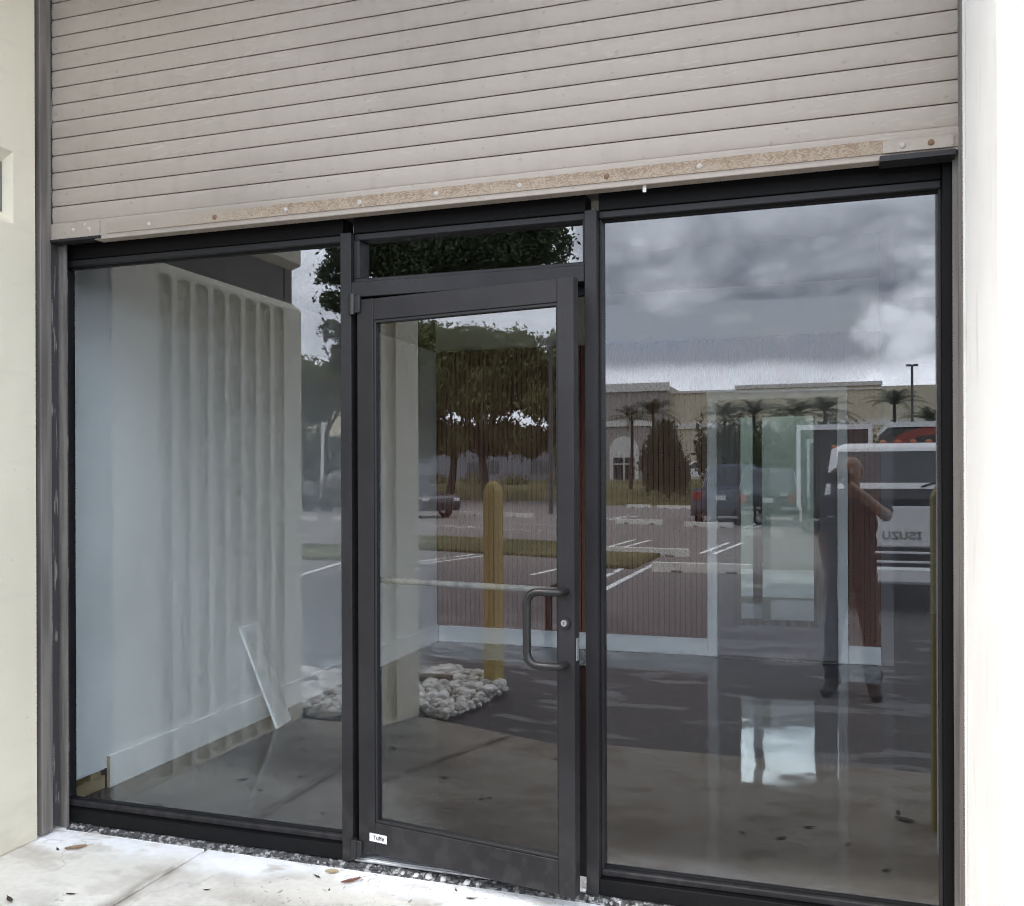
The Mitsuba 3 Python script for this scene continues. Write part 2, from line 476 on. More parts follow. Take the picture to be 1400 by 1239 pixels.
def move(m, mat4):
    m = m.copy()
    m.apply_transform(mat4)
    return m


def rotz(a, loc=(0, 0, 0)):
    k = np.eye(4)
    k[:2, :2] = [[math.cos(a), -math.sin(a)], [math.sin(a), math.cos(a)]]
    k[:3, 3] = loc
    return k


def rough_stone(c, r, seed, sub=1, squash=0.75):
    s = trimesh.creation.icosphere(subdivisions=sub)
    v = np.array(s.vertices)
    v *= (0.72 + 0.55 * meshkit.noise(v * 1.7 + seed * 3.1, seed))[:, None]
    a = rng.uniform(0, 2 * math.pi)
    v = v * np.array([1.15, 0.9, squash])
    v[:, :2] = v[:, :2] @ np.array([[math.cos(a), -math.sin(a)], [math.sin(a), math.cos(a)]])
    return trimesh.Trimesh(v * r + np.asarray(c), s.faces, process=False)


def crown(clumps, n, size, seed, flat=0.0):
    """Leaf quads spread over the shells of clumps (x, y, z, rx, ry, rz)."""
    r = np.random.default_rng(seed)
    cl = np.array(clumps, float)
    wgt = (cl[:, 3] * cl[:, 4] + cl[:, 3] * cl[:, 5]) ** 1.0
    idx = r.choice(len(cl), n, p=wgt / wgt.sum())
    d = r.normal(size=(n, 3))
    d /= np.linalg.norm(d, axis=1, keepdims=True)
    rad = np.where(r.random(n) < 0.14, 1 + 0.42 * r.random(n) ** 1.6, 1 - 0.55 * r.random(n) ** 1.7)
    bump = 0.75 + 0.5 * meshkit.noise(d * 2.3 + idx[:, None] * 7.7, 5)
    c = cl[idx, :3] + d * cl[idx, 3:] * (rad * bump)[:, None]
    a = r.normal(size=(n, 3)) + np.array([0, 0, -0.3])
    a /= np.linalg.norm(a, axis=1, keepdims=True)
    b = np.cross(a, r.normal(size=(n, 3)))
    b /= np.linalg.norm(b, axis=1, keepdims=True)
    s = size * r.uniform(0.6, 1.35, n)[:, None]
    v = np.stack([c - a * s, c + b * s * 0.42, c + a * s, c - b * s * 0.42], 1).reshape(-1, 3)
    f = (np.arange(n) * 4)[:, None, None] + np.array([[0, 1, 2], [0, 2, 3]])
    return trimesh.Trimesh(v, f.reshape(-1, 3), process=False)


# ---------------------------------------------------------------- ground
# concrete apron: two slabs with a recessed joint, then the asphalt lot
JX = -2.5
pavement = thing('pavement', None, None)
labels[pavement] = {'kind': 'structure'}
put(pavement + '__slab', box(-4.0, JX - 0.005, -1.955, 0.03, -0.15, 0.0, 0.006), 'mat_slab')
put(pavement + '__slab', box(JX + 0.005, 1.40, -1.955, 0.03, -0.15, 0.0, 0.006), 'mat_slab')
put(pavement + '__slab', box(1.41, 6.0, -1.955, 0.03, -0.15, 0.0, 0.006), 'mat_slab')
put(pavement + '__joint_filler', cat([box(JX - 0.0048, JX + 0.0048, -1.95, 0.02, -0.14, -0.012), box(1.4002, 1.4098, -1.95, 0.02, -0.14, -0.012)]), 'mat_joint')

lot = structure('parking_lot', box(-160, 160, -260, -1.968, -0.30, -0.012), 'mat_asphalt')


def strip(x0, y0, x1, y1, w, z=-0.008):
    d = np.array([x1 - x0, y1 - y0])
    L = np.linalg.norm(d)
    b = box(0, L, -w / 2, w / 2, z, z + 0.003)
    return move(b, rotz(math.atan2(d[1], d[0]), (x0, y0, 0)))


for seg in ((-3.35, -9.3, -3.42, -14.2), (-3.0, -9.3, -3.02, -13.9), (-4.72, -16.9, -4.62, -19.7), (-4.38, -16.9, -4.22, -19.7),
            (-2.55, -15.9, -2.32, -19.3), (-2.28, -15.9, -2.02, -19.3), (-8.0, -9.6, -8.5, -12.1), (-11.0, -9.4, -11.3, -12.2), (-10.65, -9.4, -10.95, -12.2),
            (-14.0, -9.4, -14.4, -12.2), (-7.9, -30.0, -7.6, -33.5), (-7.6, -30.0, -7.2, -33.5), (-5.3, -34.6, -4.9, -38.3), (-5.0, -34.6, -4.6, -38.3),
            (-13.0, -19.5, -21.0, -19.9), (-20.0, -22.5, -16.0, -22.3), (-24.0, -20.4, -17.5, -20.2)):
    put(lot + '__stripe', strip(*seg, 0.10), 'mat_line')


def wheel_stop(x0, x1, y, dy, label, h=0.15):
    L = x1 - x0
    p = prism([(-0.09, 0), (0.09, 0), (0.065, h), (-0.065, h)], 'x', 0.0, L)
    m = tri(man(p) - man(box(L * 0.2, L * 0.2 + 0.18, -0.2, 0.2, -0.02, 0.035)) - man(box(L * 0.75, L * 0.75 + 0.18, -0.2, 0.2, -0.02, 0.035)))
    put('wheel_stop', move(m, rotz(math.atan2(dy, L), (x0, y, -0.012))), 'mat_stop', label=label, category='wheel stop', group='concrete wheel stops in the parking lot')


for x0, x1, y, dy, lb in ((-2.83, -1.25, -12.2, -0.03, 'weathered concrete wheel stop on the near side of the grass strip'),
                          (-4.40, -2.65, -15.4, 0.25, 'concrete wheel stop beyond the grass strip, second from the storefront'),
                          (-6.8, -5.1, -27.6, 0.5, 'pale wheel stop in the middle row, right of the light pole'),
                          (-4.35, -2.8, -26.2, 0.4, 'pale wheel stop in the middle row beside the pickup'),
                          (-9.7, -8.4, -43.4, 0.4, 'far white wheel stop before the lawn, first of three'),
                          (-8.0, -6.2, -42.4, 0.6, 'far white wheel stop before the lawn, middle of three'),
                          (-5.8, -4.5, -41.8, 0.4, 'far white wheel stop before the lawn, last of three'),
                          (-24.5, -20.3, -27.2, 0.7, 'long white wheel stop in front of the dark trees'),
                          (-19.2, -17.4, -26.4, -0.2, 'white wheel stop under the lamp post'),
                          (-16.9, -15.2, -26.9, -0.2, 'white wheel stop before the site mixer')):
    wheel_stop(x0, x1, y, dy, lb)
put('grass_island', box(-16.2, -3.2, -15.7, -12.45, -0.20, 0.05, 0.03), 'mat_grass', kind='structure')
v = np.array([(-170, -46, -0.02), (60, -46, -0.02), (60, -52, 0.15), (-170, -52, 0.15), (60, -66, 1.15), (-170, -66, 1.15), (60, -140, 1.3), (-170, -140, 1.3)], float)
put('lawn', trimesh.Trimesh(v, [(0, 1, 2), (0, 2, 3), (3, 2, 4), (3, 4, 5), (5, 4, 6), (5, 6, 7)], process=False), 'mat_grass', kind='structure')
put('road', box(-170, 60, -73, -67, 1.02, 1.20), 'mat_asphalt', kind='structure')

# gravel and mortar left along the sill
g = []
for i in range(1900):
    x, y = rng.uniform(-3.22, 0.375), -0.036 - 0.058 * rng.beta(1.6, 1.8)
    if -1.9 < x < -0.85 and y > -0.055 and rng.random() < 0.5:
        continue
    r = rng.uniform(0.004, 0.0105)
    g.append(rough_stone((x, y, 0.008 + r * 0.5), r, i % 23, 1))
strip_key = thing('gravel_strip', None, None)
labels[strip_key] = {'kind': 'stuff', 'label': 'grey gravel and mortar crumbs along the foot of the storefront', 'category': 'gravel'}
labels[strip_key + '__stones'] = {'kind': 'stuff'}
put_key = strip_key + '__stones'
scene[put_key] = mikit.ply(cat(g), 'mat_gravel')
xs = np.linspace(-3.235, 0.385, 240)
ys = np.linspace(-0.101, -0.005, 9)
X, Y = np.meshgrid(xs, ys)
Z = 0.012 * np.sin(np.clip((Y + 0.101) / 0.05, 0, 1) * math.pi / 2) + 0.010 * meshkit.fbm(np.stack([X * 30, Y * 30, X * 0], -1), 3) - 0.006
Z[0] = -0.01
q = [(i * 240 + j, i * 240 + j + 1, (i + 1) * 240 + j + 1, (i + 1) * 240 + j) for i in range(8) for j in range(239)]
scene[strip_key + '__mortar_bed'] = mikit.ply((np.stack([X, Y, Z], -1).reshape(-1, 3), np.array(q)), 'mat_mortar', smooth=True)
for x, y, r in ((-1.60, -0.083, 0.009), (-1.54, -0.085, 0.012), (-1.49, -0.083, 0.014), (-1.43, -0.085, 0.012), (-1.33, -0.087, 0.014), (-1.29, -0.085, 0.009), (-0.74, -0.082, 0.010)):
    put(strip_key + '__chunk', rough_stone((x, y, 0.012), r, int(abs(x) * 100), 2, 0.7), 'mat_chunk', 40)

# ---------------------------------------------------------------- piers of the facade
t = thing('fluted_pier', 'cream painted concrete pier left of the shutter, with flutes and a dark recessed band', 'pier')
XF, Y0, Y1 = -3.255, -0.225, -1.95
body = man(box(-4.4, XF, Y1, Y0, 0.0, 7.2, 0.008))
pitch = 0.1531
R_, sag = 0.056, 0.052
for k in range(8):
    yc = -0.512 - pitch * (k + 1) + 0.056
    cyl = m3.Manifold.cylinder(2.585 - 0.02, R_, R_, 48).translate([XF + R_ - sag, yc, 0.02])
    cap = m3.Manifold.sphere(R_, 48).scale([1, 1, 0.42]).translate([XF + R_ - sag, yc, 2.585])
    body -= (cyl + cap)
# horizontal recessed band with splayed edges, wrapping the outer end
xs_ = XF - 0.045
band = trimesh.convex.convex_hull(np.array([(xs_, -0.364, 2.672), (xs_, -0.364, 2.885), (XF + 0.01, -0.345, 2.612), (XF + 0.01, -0.345, 2.935),
                                            (xs_, -2.2, 2.672), (xs_, -2.2, 2.885), (XF + 0.01, -2.2, 2.612), (XF + 0.01, -2.2, 2.935)]))
body -= man(band)
end = trimesh.convex.convex_hull(np.array([(x, y, z) for x in (-4.5, XF + 0.01) for (y, z) in ((Y1 + 0.045, 2.672), (Y1 + 0.045, 2.885), (Y1 - 0.01, 2.632), (Y1 - 0.01, 2.925))]))
body -= man(end)
for k in range(70):
    z_ = rng.uniform(0.02, 3.9)
    body -= m3.Manifold.sphere(1.0, 8).scale([rng.uniform(0.006, 0.013), rng.uniform(0.004, 0.010), rng.uniform(0.008, 0.045)]).translate([XF + 0.002, Y0 + 0.001, z_])
put(t + '__shaft', tri(body), 'mat_cream', 35)
put(t + '__band_panel', box(XF - 0.06, XF - 0.042, -1.80, -0.366, 2.674, 2.883), 'mat_band')
put(t + '__band_panel', box(XF - 0.06, XF - 0.042, -1.90, -1.815, 2.674, 2.883), 'mat_band')
put(t + '__band_joint', box(XF - 0.06, XF - 0.0445, -1.8145, -1.8005, 2.674, 2.883), 'mat_black')
t = thing('white_pier', 'bright white painted pier at the right end of the storefront', 'pier')
put(t + '__shaft', box(0.397, 1.35, -0.80, -0.165, 0.0, 7.2, 0.012), 'mat_pier_white', 30)
put(t + '__corner_strip', box(0.3885, 0.3968, -0.185, -0.160, 0.0, 4.6, 0.002), 'mat_pier_white')

# building shell above and beside (unseen opening at right added to let in daylight)
t = thing('shop_building', 'cream concrete facade wall that carries the shutter and the storefront', 'building')
put(t + '__front_wall', cat([box(-3.30, 0.42, 0.06, 0.20, 2.605, 7.0), box(-6.0, -3.45, -0.20, 0.10, 0, 7.0), box(-3.4495, -3.36, -0.10, 0.10, 0, 7.0),
                             box(0.421, 1.8, -0.10, 0.20, 0.0, 7.0), box(4.8, 6.0, -0.10, 0.20, 0, 7.0), box(1.801, 4.799, -0.10, 0.20, 2.6, 7.0)]), 'mat_cream')
put(t + '__shade_canopy', box(-4.4, 1.35, -1.6, 0.05, 4.45, 4.65), 'mat_cream')  # unseen overhang, added low and deep to darken the shutter top
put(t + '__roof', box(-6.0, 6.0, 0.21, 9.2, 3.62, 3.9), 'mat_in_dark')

# ---------------------------------------------------------------- roller shutter
t = thing('roller_shutter', 'beige slatted roller shutter half lowered above the storefront, rusty bottom rail', 'shutter')
PITCH = 0.0748
for i in range(18):
    z0 = 2.6775 + i * PITCH
    prof = [(-0.1155, z0 + 0.0022), (-0.127, z0 + 0.0022), (-0.1285, z0 + 0.0050), (-0.1312, z0 + 0.020), (-0.1322, z0 + 0.037), (-0.1312, z0 + 0.054), (-0.1285, z0 + 0.0700),
            (-0.127, z0 + 0.0725), (-0.1155, z0 + 0.0725)]
    dx = rng.uniform(-0.002, 0.002)
    put(t + '__slat', prism(prof, 'x', -3.276 + dx, 0.389 + dx * 0.5), 'mat_slat', 28)
put(t + '__backing', box(-3.278, 0.391, -0.114, -0.108, 2.64, 4.05), 'mat_black')
bot = prism([(-0.116, 2.600), (-0.1335, 2.600), (-0.1345, 2.606), (-0.1345, 2.668), (-0.131, 2.6775), (-0.116, 2.6775)], 'x', -3.274, 0.388)
put(t + '__bottom_rail', bot, 'mat_slat', label='beige bottom rail of the shutter')
ang = prism([(-0.1348, 2.6095), (-0.1385, 2.6095), (-0.1385, 2.654), (-0.1348, 2.654)], 'x', -2.96, 0.385)
put(t + '__angle', ang, 'mat_rust', label='rust speckled steel angle along the shutter bottom')
lip = prism([(-0.090, 2.586), (-0.1415, 2.586), (-0.1430, 2.5885), (-0.1430, 2.5985), (-0.090, 2.5985)], 'x', -3.02, 0.18)
put(t + '__lip', lip, 'mat_slat')
put(t + '__end_plate', prism([(-0.1350, 2.602), (-0.1420, 2.600), (-0.1420, 2.672), (-0.1350, 2.672)], 'x', -3.262, -2.995), 'mat_slat')
put(t + '__end_plate', prism([(-0.1387, 2.611), (-0.1440, 2.608), (-0.1440, 2.646), (-0.1387, 2.646)], 'x', 0.155, 0.366), 'mat_slat')
put(t + '__end_bar', prism([(-0.10, 2.588), (-0.152, 2.590), (-0.152, 2.601), (-0.10, 2.601)], 'x', -3.262, -2.985), 'mat_black')
put(t + '__end_bar', prism([(-0.10, 2.572), (-0.154, 2.580), (-0.154, 2.597), (-0.10, 2.597)], 'x', 0.145, 0.372), 'mat_black')
for i, (x, z, rusty) in enumerate(((-3.138, 2.637, 0), (-3.051, 2.634, 0), (-3.075, 2.656, 0), (-2.742, 2.630, 0), (-2.414, 2.630, 1), (-2.08, 2.630, 0), (-1.75, 2.628, 0), (-1.426, 2.630, 0),
                                   (-1.094, 2.628, 0), (-0.767, 2.630, 1), (-0.438, 2.630, 0), (0.215, 2.628, 0), (0.300, 2.628, 1))):
    yb = -0.1415 if i < 3 else -0.1435 if i > 10 else -0.138
    r = 0.0065 if i == 2 else 0.0105
    b = trimesh.creation.icosphere(subdivisions=2, radius=1.0)
    b.apply_scale([r, r * 0.55, r])
    b.apply_translation([x, yb, z])
    put(t + '__bolt', b, 'mat_bolt_rust' if rusty else 'mat_bolt', True)
# guide rails: a folded channel each
gl = [(-3.300, -0.205), (-3.2565, -0.205), (-3.2535, -0.203), (-3.2535, -0.146), (-3.2575, -0.146), (-3.2575, -0.199), (-3.2955, -0.199), (-3.2955, -0.088),
      (-3.228, -0.088), (-3.228, -0.082), (-3.300, -0.082)]
put(t + '__guide_rail', prism(gl, 'z', 0.012, 4.6), 'mat_guide')
put(t + '__track', cat([box(-3.2685, -3.2595, -0.145, -0.1035, 0.03, 4.5), box(-3.262, -3.229, -0.0818, -0.074, 0.03, 2.60, 0.002)]), 'mat_track')
gr = [(0.388, -0.176), (0.3845, -0.176), (0.3845, -0.146), (0.3805, -0.146), (0.3805, -0.110), (0.3655, -0.110), (0.3655, -0.104), (0.3880, -0.104)]
put(t + '__guide_rail', prism(gr, 'z', 0.012, 4.6), 'mat_guide')
put(t + '__rust_tag', move(box(-0.006, 0.006, -0.0015, 0.0015, -0.012, 0.012), rotz(0.2, (-0.632, -0.128, 2.575))), 'mat_chunk')

# ---------------------------------------------------------------- storefront frame
t = thing('storefront', 'dark bronze aluminium storefront with two big fixed panes, a transom and a door ajar', 'storefront')
FY0, FY1 = -0.070, 0.045
BR = 'mat_bronze'


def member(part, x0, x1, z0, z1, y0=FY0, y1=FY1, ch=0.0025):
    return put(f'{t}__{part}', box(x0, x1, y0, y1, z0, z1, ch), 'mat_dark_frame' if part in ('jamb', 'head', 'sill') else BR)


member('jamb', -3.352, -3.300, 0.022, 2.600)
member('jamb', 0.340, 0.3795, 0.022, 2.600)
member('mullion', -1.8730, -1.8255, 0.022, 2.535)
member('mullion', -0.8665, -0.8195, 0.022, 2.535)
# heads: an outer box and a set-back lip, bay by bay
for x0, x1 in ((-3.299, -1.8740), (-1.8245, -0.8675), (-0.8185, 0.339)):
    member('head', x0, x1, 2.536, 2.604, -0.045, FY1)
    put(f'{t}__glazing_stop', box(x0, x1, -0.040, 0.040, 2.508, 2.5345, 0.003), 'mat_black')
member('transom_bar', -1.8245, -0.8675, 2.2745, 2.336)
put(f'{t}__glazing_stop', box(-1.8245, -0.8675, -0.050, 0.030, 2.3365, 2.352, 0.003), BR)
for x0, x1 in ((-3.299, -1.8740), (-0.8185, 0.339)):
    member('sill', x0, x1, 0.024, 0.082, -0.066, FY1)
    put(f'{t}__glazing_stop', box(x0, x1, -0.034, 0.034, 0.0825, 0.106, 0.004), BR)
    put(f'{t}__gasket', box(x0, x1, -0.010, 0.010, 0.1062, 0.112), 'mat_gasket')
    put(f'{t}__gasket', box(x0, x1, -0.010, 0.010, 2.5015, 2.5078), 'mat_gasket')
# vertical stops and gaskets beside the panes
for x0, x1 in ((-3.2995, -3.294), (-1.8818, -1.8735), (-0.8190, -0.8105), (0.3310, 0.3395)):
    put(f'{t}__glazing_stop', box(x0, x1, -0.030, 0.034, 0.1065, 2.5075, 0.0015), BR)
for x0, x1 in ((-1.8250, -1.800), (-0.8790, -0.8672)):
    put(f'{t}__glazing_stop', box(x0, x1, -0.045, 0.030, 2.3525, 2.5075, 0.002), BR)


def pane(x0, x1, z0, z1, y):
    v = np.array([(x0, y, z0), (x1, y, z0), (x1, y, z1), (x0, y, z1)], float)
    return trimesh.Trimesh(v, [(0, 1, 2), (0, 2, 3)], process=False)


put(f'{t}__glass_pane', pane(-3.298, -1.875, 0.100, 2.515, 0.0), 'mat_glass', label='large fixed glass pane left of the door')
put(f'{t}__glass_pane', pane(-0.817, 0.338, 0.100, 2.515, 0.0), 'mat_glass', label='large fixed glass pane right of the door')
put(f'{t}__glass_pane', pane(-1.823, -0.869, 2.345, 2.515, 0.0), 'mat_glass', label='low transom pane above the door')
# door strike side: black pocket inside the frame; threshold
put(f'{t}__weather_strip', box(-0.8780, -0.8670, 0.004, 0.036, 0.05, 2.274), 'mat_gasket')
put(f'{t}__door_stop', box(-1.8240, -0.8675, 0.006, 0.036, 2.2380, 2.274), 'mat_gasket')
th = cat([box(-1.8245, -0.8675, -0.062, 0.058, 0.022, 0.034, 0.003)] + [box(-1.8245, -0.8675, -0.055 + 0.016 * k, -0.047 + 0.016 * k, 0.0335, 0.0372, 0.001) for k in range(7)])
put(f'{t}__threshold', th, 'mat_alu', label='ribbed silver threshold under the door')

# the door leaf, ajar towards the street; local u along the leaf, v outwards, z up
AL = math.radians(9.5)
HINGE = np.array([-1.845, -0.060, 0.0])
DM = np.eye(4)
DM[:3, 0] = [math.cos(AL), -math.sin(AL), 0]
DM[:3, 1] = [math.sin(AL), math.cos(AL), 0]      # into the building
DM[:3, 3] = HINGE


def leaf(m):
    return move(m, DM)


d = t + '__door'
labels[d] = {'label': 'dark bronze framed glass door standing ajar towards the pavement'}
TH = 0.044
frame = [box(0.046, 0.124, 0, TH, 0.070, 2.264, 0.002), box(0.926, 0.990, 0, TH, 0.070, 2.264, 0.002), box(0.1243, 0.9257, 0.0015, TH - 0.0015, 2.178, 2.263, 0.002),
         box(0.1243, 0.9257, 0.0015, TH - 0.0015, 0.071, 0.192, 0.002)]
put(d + '__stile', leaf(frame[0]), BR)
put(d + '__stile', leaf(frame[1]), BR)
put(d + '__rail', leaf(frame[2]), BR)
put(d + '__rail', leaf(frame[3]), BR)
beads = [box(0.1245, 0.134, 0.004, 0.030, 0.2, 2.17, 0.002), box(0.9195, 0.9258, 0.004, 0.030, 0.2, 2.17, 0.002), box(0.1245, 0.9258, 0.005, 0.031, 2.166, 2.1778, 0.002),
         box(0.1245, 0.9258, 0.005, 0.031, 0.1925, 0.203, 0.002)]
put(d + '__glazing_bead', leaf(cat(beads)), 'mat_black')
gp = trimesh.Trimesh(np.array([(0.128, 0.022, 0.196), (0.924, 0.022, 0.196), (0.924, 0.022, 2.174), (0.128, 0.022, 2.174)]), [(0, 1, 2), (0, 2, 3)], process=False)
put(d + '__glass_pane', leaf(gp), 'mat_glass')
hp = bend([(0.957, -0.001, 1.152), (0.957, -0.058, 1.152), (0.836, -0.066, 1.152), (0.836, -0.066, 0.892), (0.957, -0.058, 0.892), (0.957, -0.001, 0.892)], 0.050, 9)
put(d + '__pull_handle', leaf(tube(hp, 0.0145, 14)), 'mat_hinge', 50, label='bent tube pull handle on the door')
cy = trimesh.creation.cylinder(radius=0.020, height=0.010, sections=28)
cy.apply_transform(trimesh.transformations.rotation_matrix(math.pi / 2, [1, 0, 0]))
cy.apply_translation([0.956, -0.005, 1.040])
put(d + '__lock_collar', leaf(cy), 'mat_hinge', 40)
cy = trimesh.creation.cylinder(radius=0.0115, height=0.012, sections=24)
cy.apply_transform(trimesh.transformations.rotation_matrix(math.pi / 2, [1, 0, 0]))
cy.apply_translation([0.956, -0.009, 1.040])
put(d + '__lock_cylinder', leaf(cat([cy])), 'mat_chrome', 40)
put(d + '__keyhole', leaf(box(0.9548, 0.9572, -0.0158, -0.0149, 1.035, 1.045)), 'mat_ink')
put(d + '__push_bar', leaf(tube([(0.10, 0.075, 1.143), (0.95, 0.075, 1.143)], 0.012, 12)), 'mat_guide', 50)
put(d + '__latch', leaf(box(0.9905, 0.9935, 0.012, 0.032, 0.905, 0.985, 0.001)), 'mat_alu')
put(d + '__sticker', leaf(box(0.100, 0.183, -0.0012, 0.0003, 0.119, 0.151)), 'mat_sticker', label='small white sticker low on the door')
tx = meshkit.text_mesh('Tuffe', 0.015, 0.0006, True)
tx.apply_transform(np.array([[1, 0, 0, 0], [0, 0, -1, 0], [0, 1, 0, 0], [0, 0, 0, 1]], float))
tx.apply_translation([0.118, -0.0013, 0.128])
put(d + '__sticker_print', leaf(tx), 'mat_ink')
for z0, z1 in ((2.205, 2.286), (0.040, 0.118)):
    hg = cat([tube([(0.030, -0.010, z0), (0.030, -0.010, z1)], 0.0135, 14), box(0.030, 0.066, -0.012, 0.004, z0 + 0.006, z1 - 0.006, 0.002)])
    put(d + '__hinge', leaf(hg), 'mat_hinge', 40)

# ---------------------------------------------------------------- the room behind the glass
put('floor', box(-3.62, 4.2, 0.046, 9.19, -0.12, 0.0), 'mat_floor', kind='structure')
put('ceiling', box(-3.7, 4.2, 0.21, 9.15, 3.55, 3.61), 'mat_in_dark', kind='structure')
LW0, LW1 = (-3.462, 0.215), (-3.568, 4.90)


def wallbox(y0, y1, off, th_, z0, z1, ch=0.0):
    """A slab along the room's left wall: off = how far its face stands off the wall face."""
    dx = (LW1[0] - LW0[0]) / (LW1[1] - LW0[1])
    fx = lambda y: LW0[0] + dx * (y - LW0[1]) + off
    p = [(fx(y0), y0), (fx(y1), y1), (fx(y1) - th_, y1), (fx(y0) - th_, y0)]
    return prism(p, 'z', z0, z1)


t = thing('side_wall', 'white painted side wall of the empty shop with a baseboard that stops short', 'wall')
put(t + '__plaster', wallbox(0.103, 4.899, 0.0, 0.10, 0.102, 2.735), 'mat_in_white')
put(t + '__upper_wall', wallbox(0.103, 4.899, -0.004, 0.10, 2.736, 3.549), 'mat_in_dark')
put(t + '__baseboard', wallbox(0.430, 4.880, 0.015, 0.0145, 0.003, 0.160), 'mat_trim_white')
put(t + '__baseboard_end', wallbox(0.4255, 0.4295, 0.015, 0.0145, 0.003, 0.160), 'mat_raw_wood', label='raw wooden end of the baseboard')
put(t + '__sole_plate', wallbox(0.103, 0.4252, -0.012, 0.085, 0.001, 0.062), 'mat_raw_wood', label='bare tan sole plate under the plasterboard')
put(t + '__backing', wallbox(0.103, 4.90, -0.088, 0.05, 0.0, 0.101), 'mat_in_dark')
put(t + '__stud', wallbox(0.33, 0.40, -0.016, 0.06, 0.0625, 0.101), 'mat_raw_wood')

t = thing('slat_wall', 'brown vertical wood slat wall at the back of the shop with white baseboard', 'wall')
BY = 4.90
put(t + '__core', cat([box(-3.62, -1.040, BY + 0.012, BY + 0.11, 0.0, 2.735), box(-1.0395, 0.1095, BY + 0.012, BY + 0.11, 2.292, 2.735), box(0.110, 0.362, BY + 0.012, BY + 0.11, 0.0, 2.735)]), 'mat_groove')


def slat(x, z0, z1):
    w = 0.0190
    return box(x - w, x + w, BY - 0.008, BY + 0.0118, z0, z1)


for k in range(54):
    put(t + '__slat', slat(-3.555 + 0.0233 + 0.0466 * k, 0.153, 2.734), 'mat_wood_slat')
for k in range(6):
    put(t + '__slat', slat(0.113 + 0.0210 + 0.0412 * k, 0.153, 2.734), 'mat_wood_slat')
for k in range(25):
    put(t + '__slat', slat(-1.036 + 0.0233 + 0.0466 * k - 0.0, 2.293, 2.734), 'mat_wood_slat')
put(t + '__baseboard', box(-3.55, -1.041, BY - 0.014, BY + 0.0115, 0.002, 0.152, 0.003), 'mat_trim_white')
put(t + '__baseboard', box(0.111, 0.362, BY - 0.014, BY + 0.0115, 0.002, 0.152, 0.003), 'mat_trim_white')
put(t + '__upper_wall', box(-3.62, 0.362, BY + 0.03, BY + 0.11, 2.736, 3.18), 'mat_in_cream', label='cream wall above the slats')
put(t + '__top_wall', box(-3.62, 0.362, BY + 0.02, BY + 0.11, 3.181, 3.549), 'mat_in_dark')
put('partition_wall', cat([box(0.363, 0.46, 4.91, 9.0, 0, 3.549), box(0.461, 4.2, 8.2, 8.3, 0, 3.549), box(4.1, 4.2, 0.21, 8.19, 0, 3.549)]), 'mat_door_grey',
    label='dim grey partition beyond the right end of the slat wall', category='wall')

t = thing('back_door', 'grey inner door with a tall glass lite and white casing in the slat wall', 'door')
put(t + '__casing', box(-1.0385, -0.955, BY - 0.020, BY + 0.10, 0.0, 2.208, 0.004), 'mat_trim_white')
put(t + '__casing', box(0.030, 0.1085, BY - 0.020, BY + 0.10, 0.0, 2.208, 0.004), 'mat_trim_white')
put(t + '__casing', box(-1.0385, 0.1085, BY - 0.020, BY + 0.10, 2.2085, 2.291, 0.004), 'mat_trim_white')
lv = man(box(-0.950, 0.026, BY + 0.012, BY + 0.055, 0.012, 2.204)) - man(box(-0.765, -0.152, BY - 0.1, BY + 0.2, 0.325, 2.072))
put(t + '__leaf', tri(lv), 'mat_door_grey')
lf = man(box(-0.805, -0.112, BY + 0.000, BY + 0.0118, 0.285, 2.112)) - man(box(-0.757, -0.160, BY - 0.1, BY + 0.2, 0.333, 2.064))
put(t + '__lite_frame', tri(lf), 'mat_guide')
put(t + '__lite', pane(-0.764, -0.153, 0.326, 2.071, BY + 0.030), 'mat_lite_glass')
put(t + '__threshold', box(-0.952, 0.028, BY - 0.06, BY + 0.06, 0.0005, 0.011, 0.003), 'mat_guide')

# bright room and rear yard behind that door
t = thing('rear_room', 'pale bright room seen through the glass lite of the back door', 'room')
put(t + '__wall', cat([box(-2.9, -2.8, 5.02, 9.0, 0.002, 3.549), box(-3.62, -2.31, 9.0, 9.12, 0, 3.549), box(0.30, 0.3625, 9.0, 9.12, 0, 3.549), box(-2.309, 0.2995, 9.0, 9.12, 2.30, 3.549)]), 'mat_pale_room')
put(t + '__lining', box(-2.79, 0.36, 5.015, 5.03, 2.30, 3.549), 'mat_pale_room')
put(t + '__mullion', box(-0.972, -0.860, 8.98, 9.10, 0.002, 2.299), 'mat_guide')
put('rear_yard', box(-40, 40, 9.2, 45, -0.12, -0.01), 'mat_pale_ground', kind='structure')
put('yard_wall', box(-12, 12, 13.0, 13.2, -0.01, 2.62), 'mat_pale_room', label='pale boundary wall across the rear yard', category='wall')
t = thing('storage_bin', 'dark lidded bin in the bright rear room', 'bin')
put(t + '__tub', trimesh.convex.convex_hull(np.array([(-1.55 + dx * s_, 7.6 + dy * s_, z_) for s_, z_ in ((0.22, 0.0), (0.28, 0.78)) for dx in (-1, 1) for dy in (-1, 1)])), 'mat_guide')
put(t + '__lid', box(-1.85, -1.25, 7.3, 7.9, 0.785, 0.83, 0.01), 'mat_black')

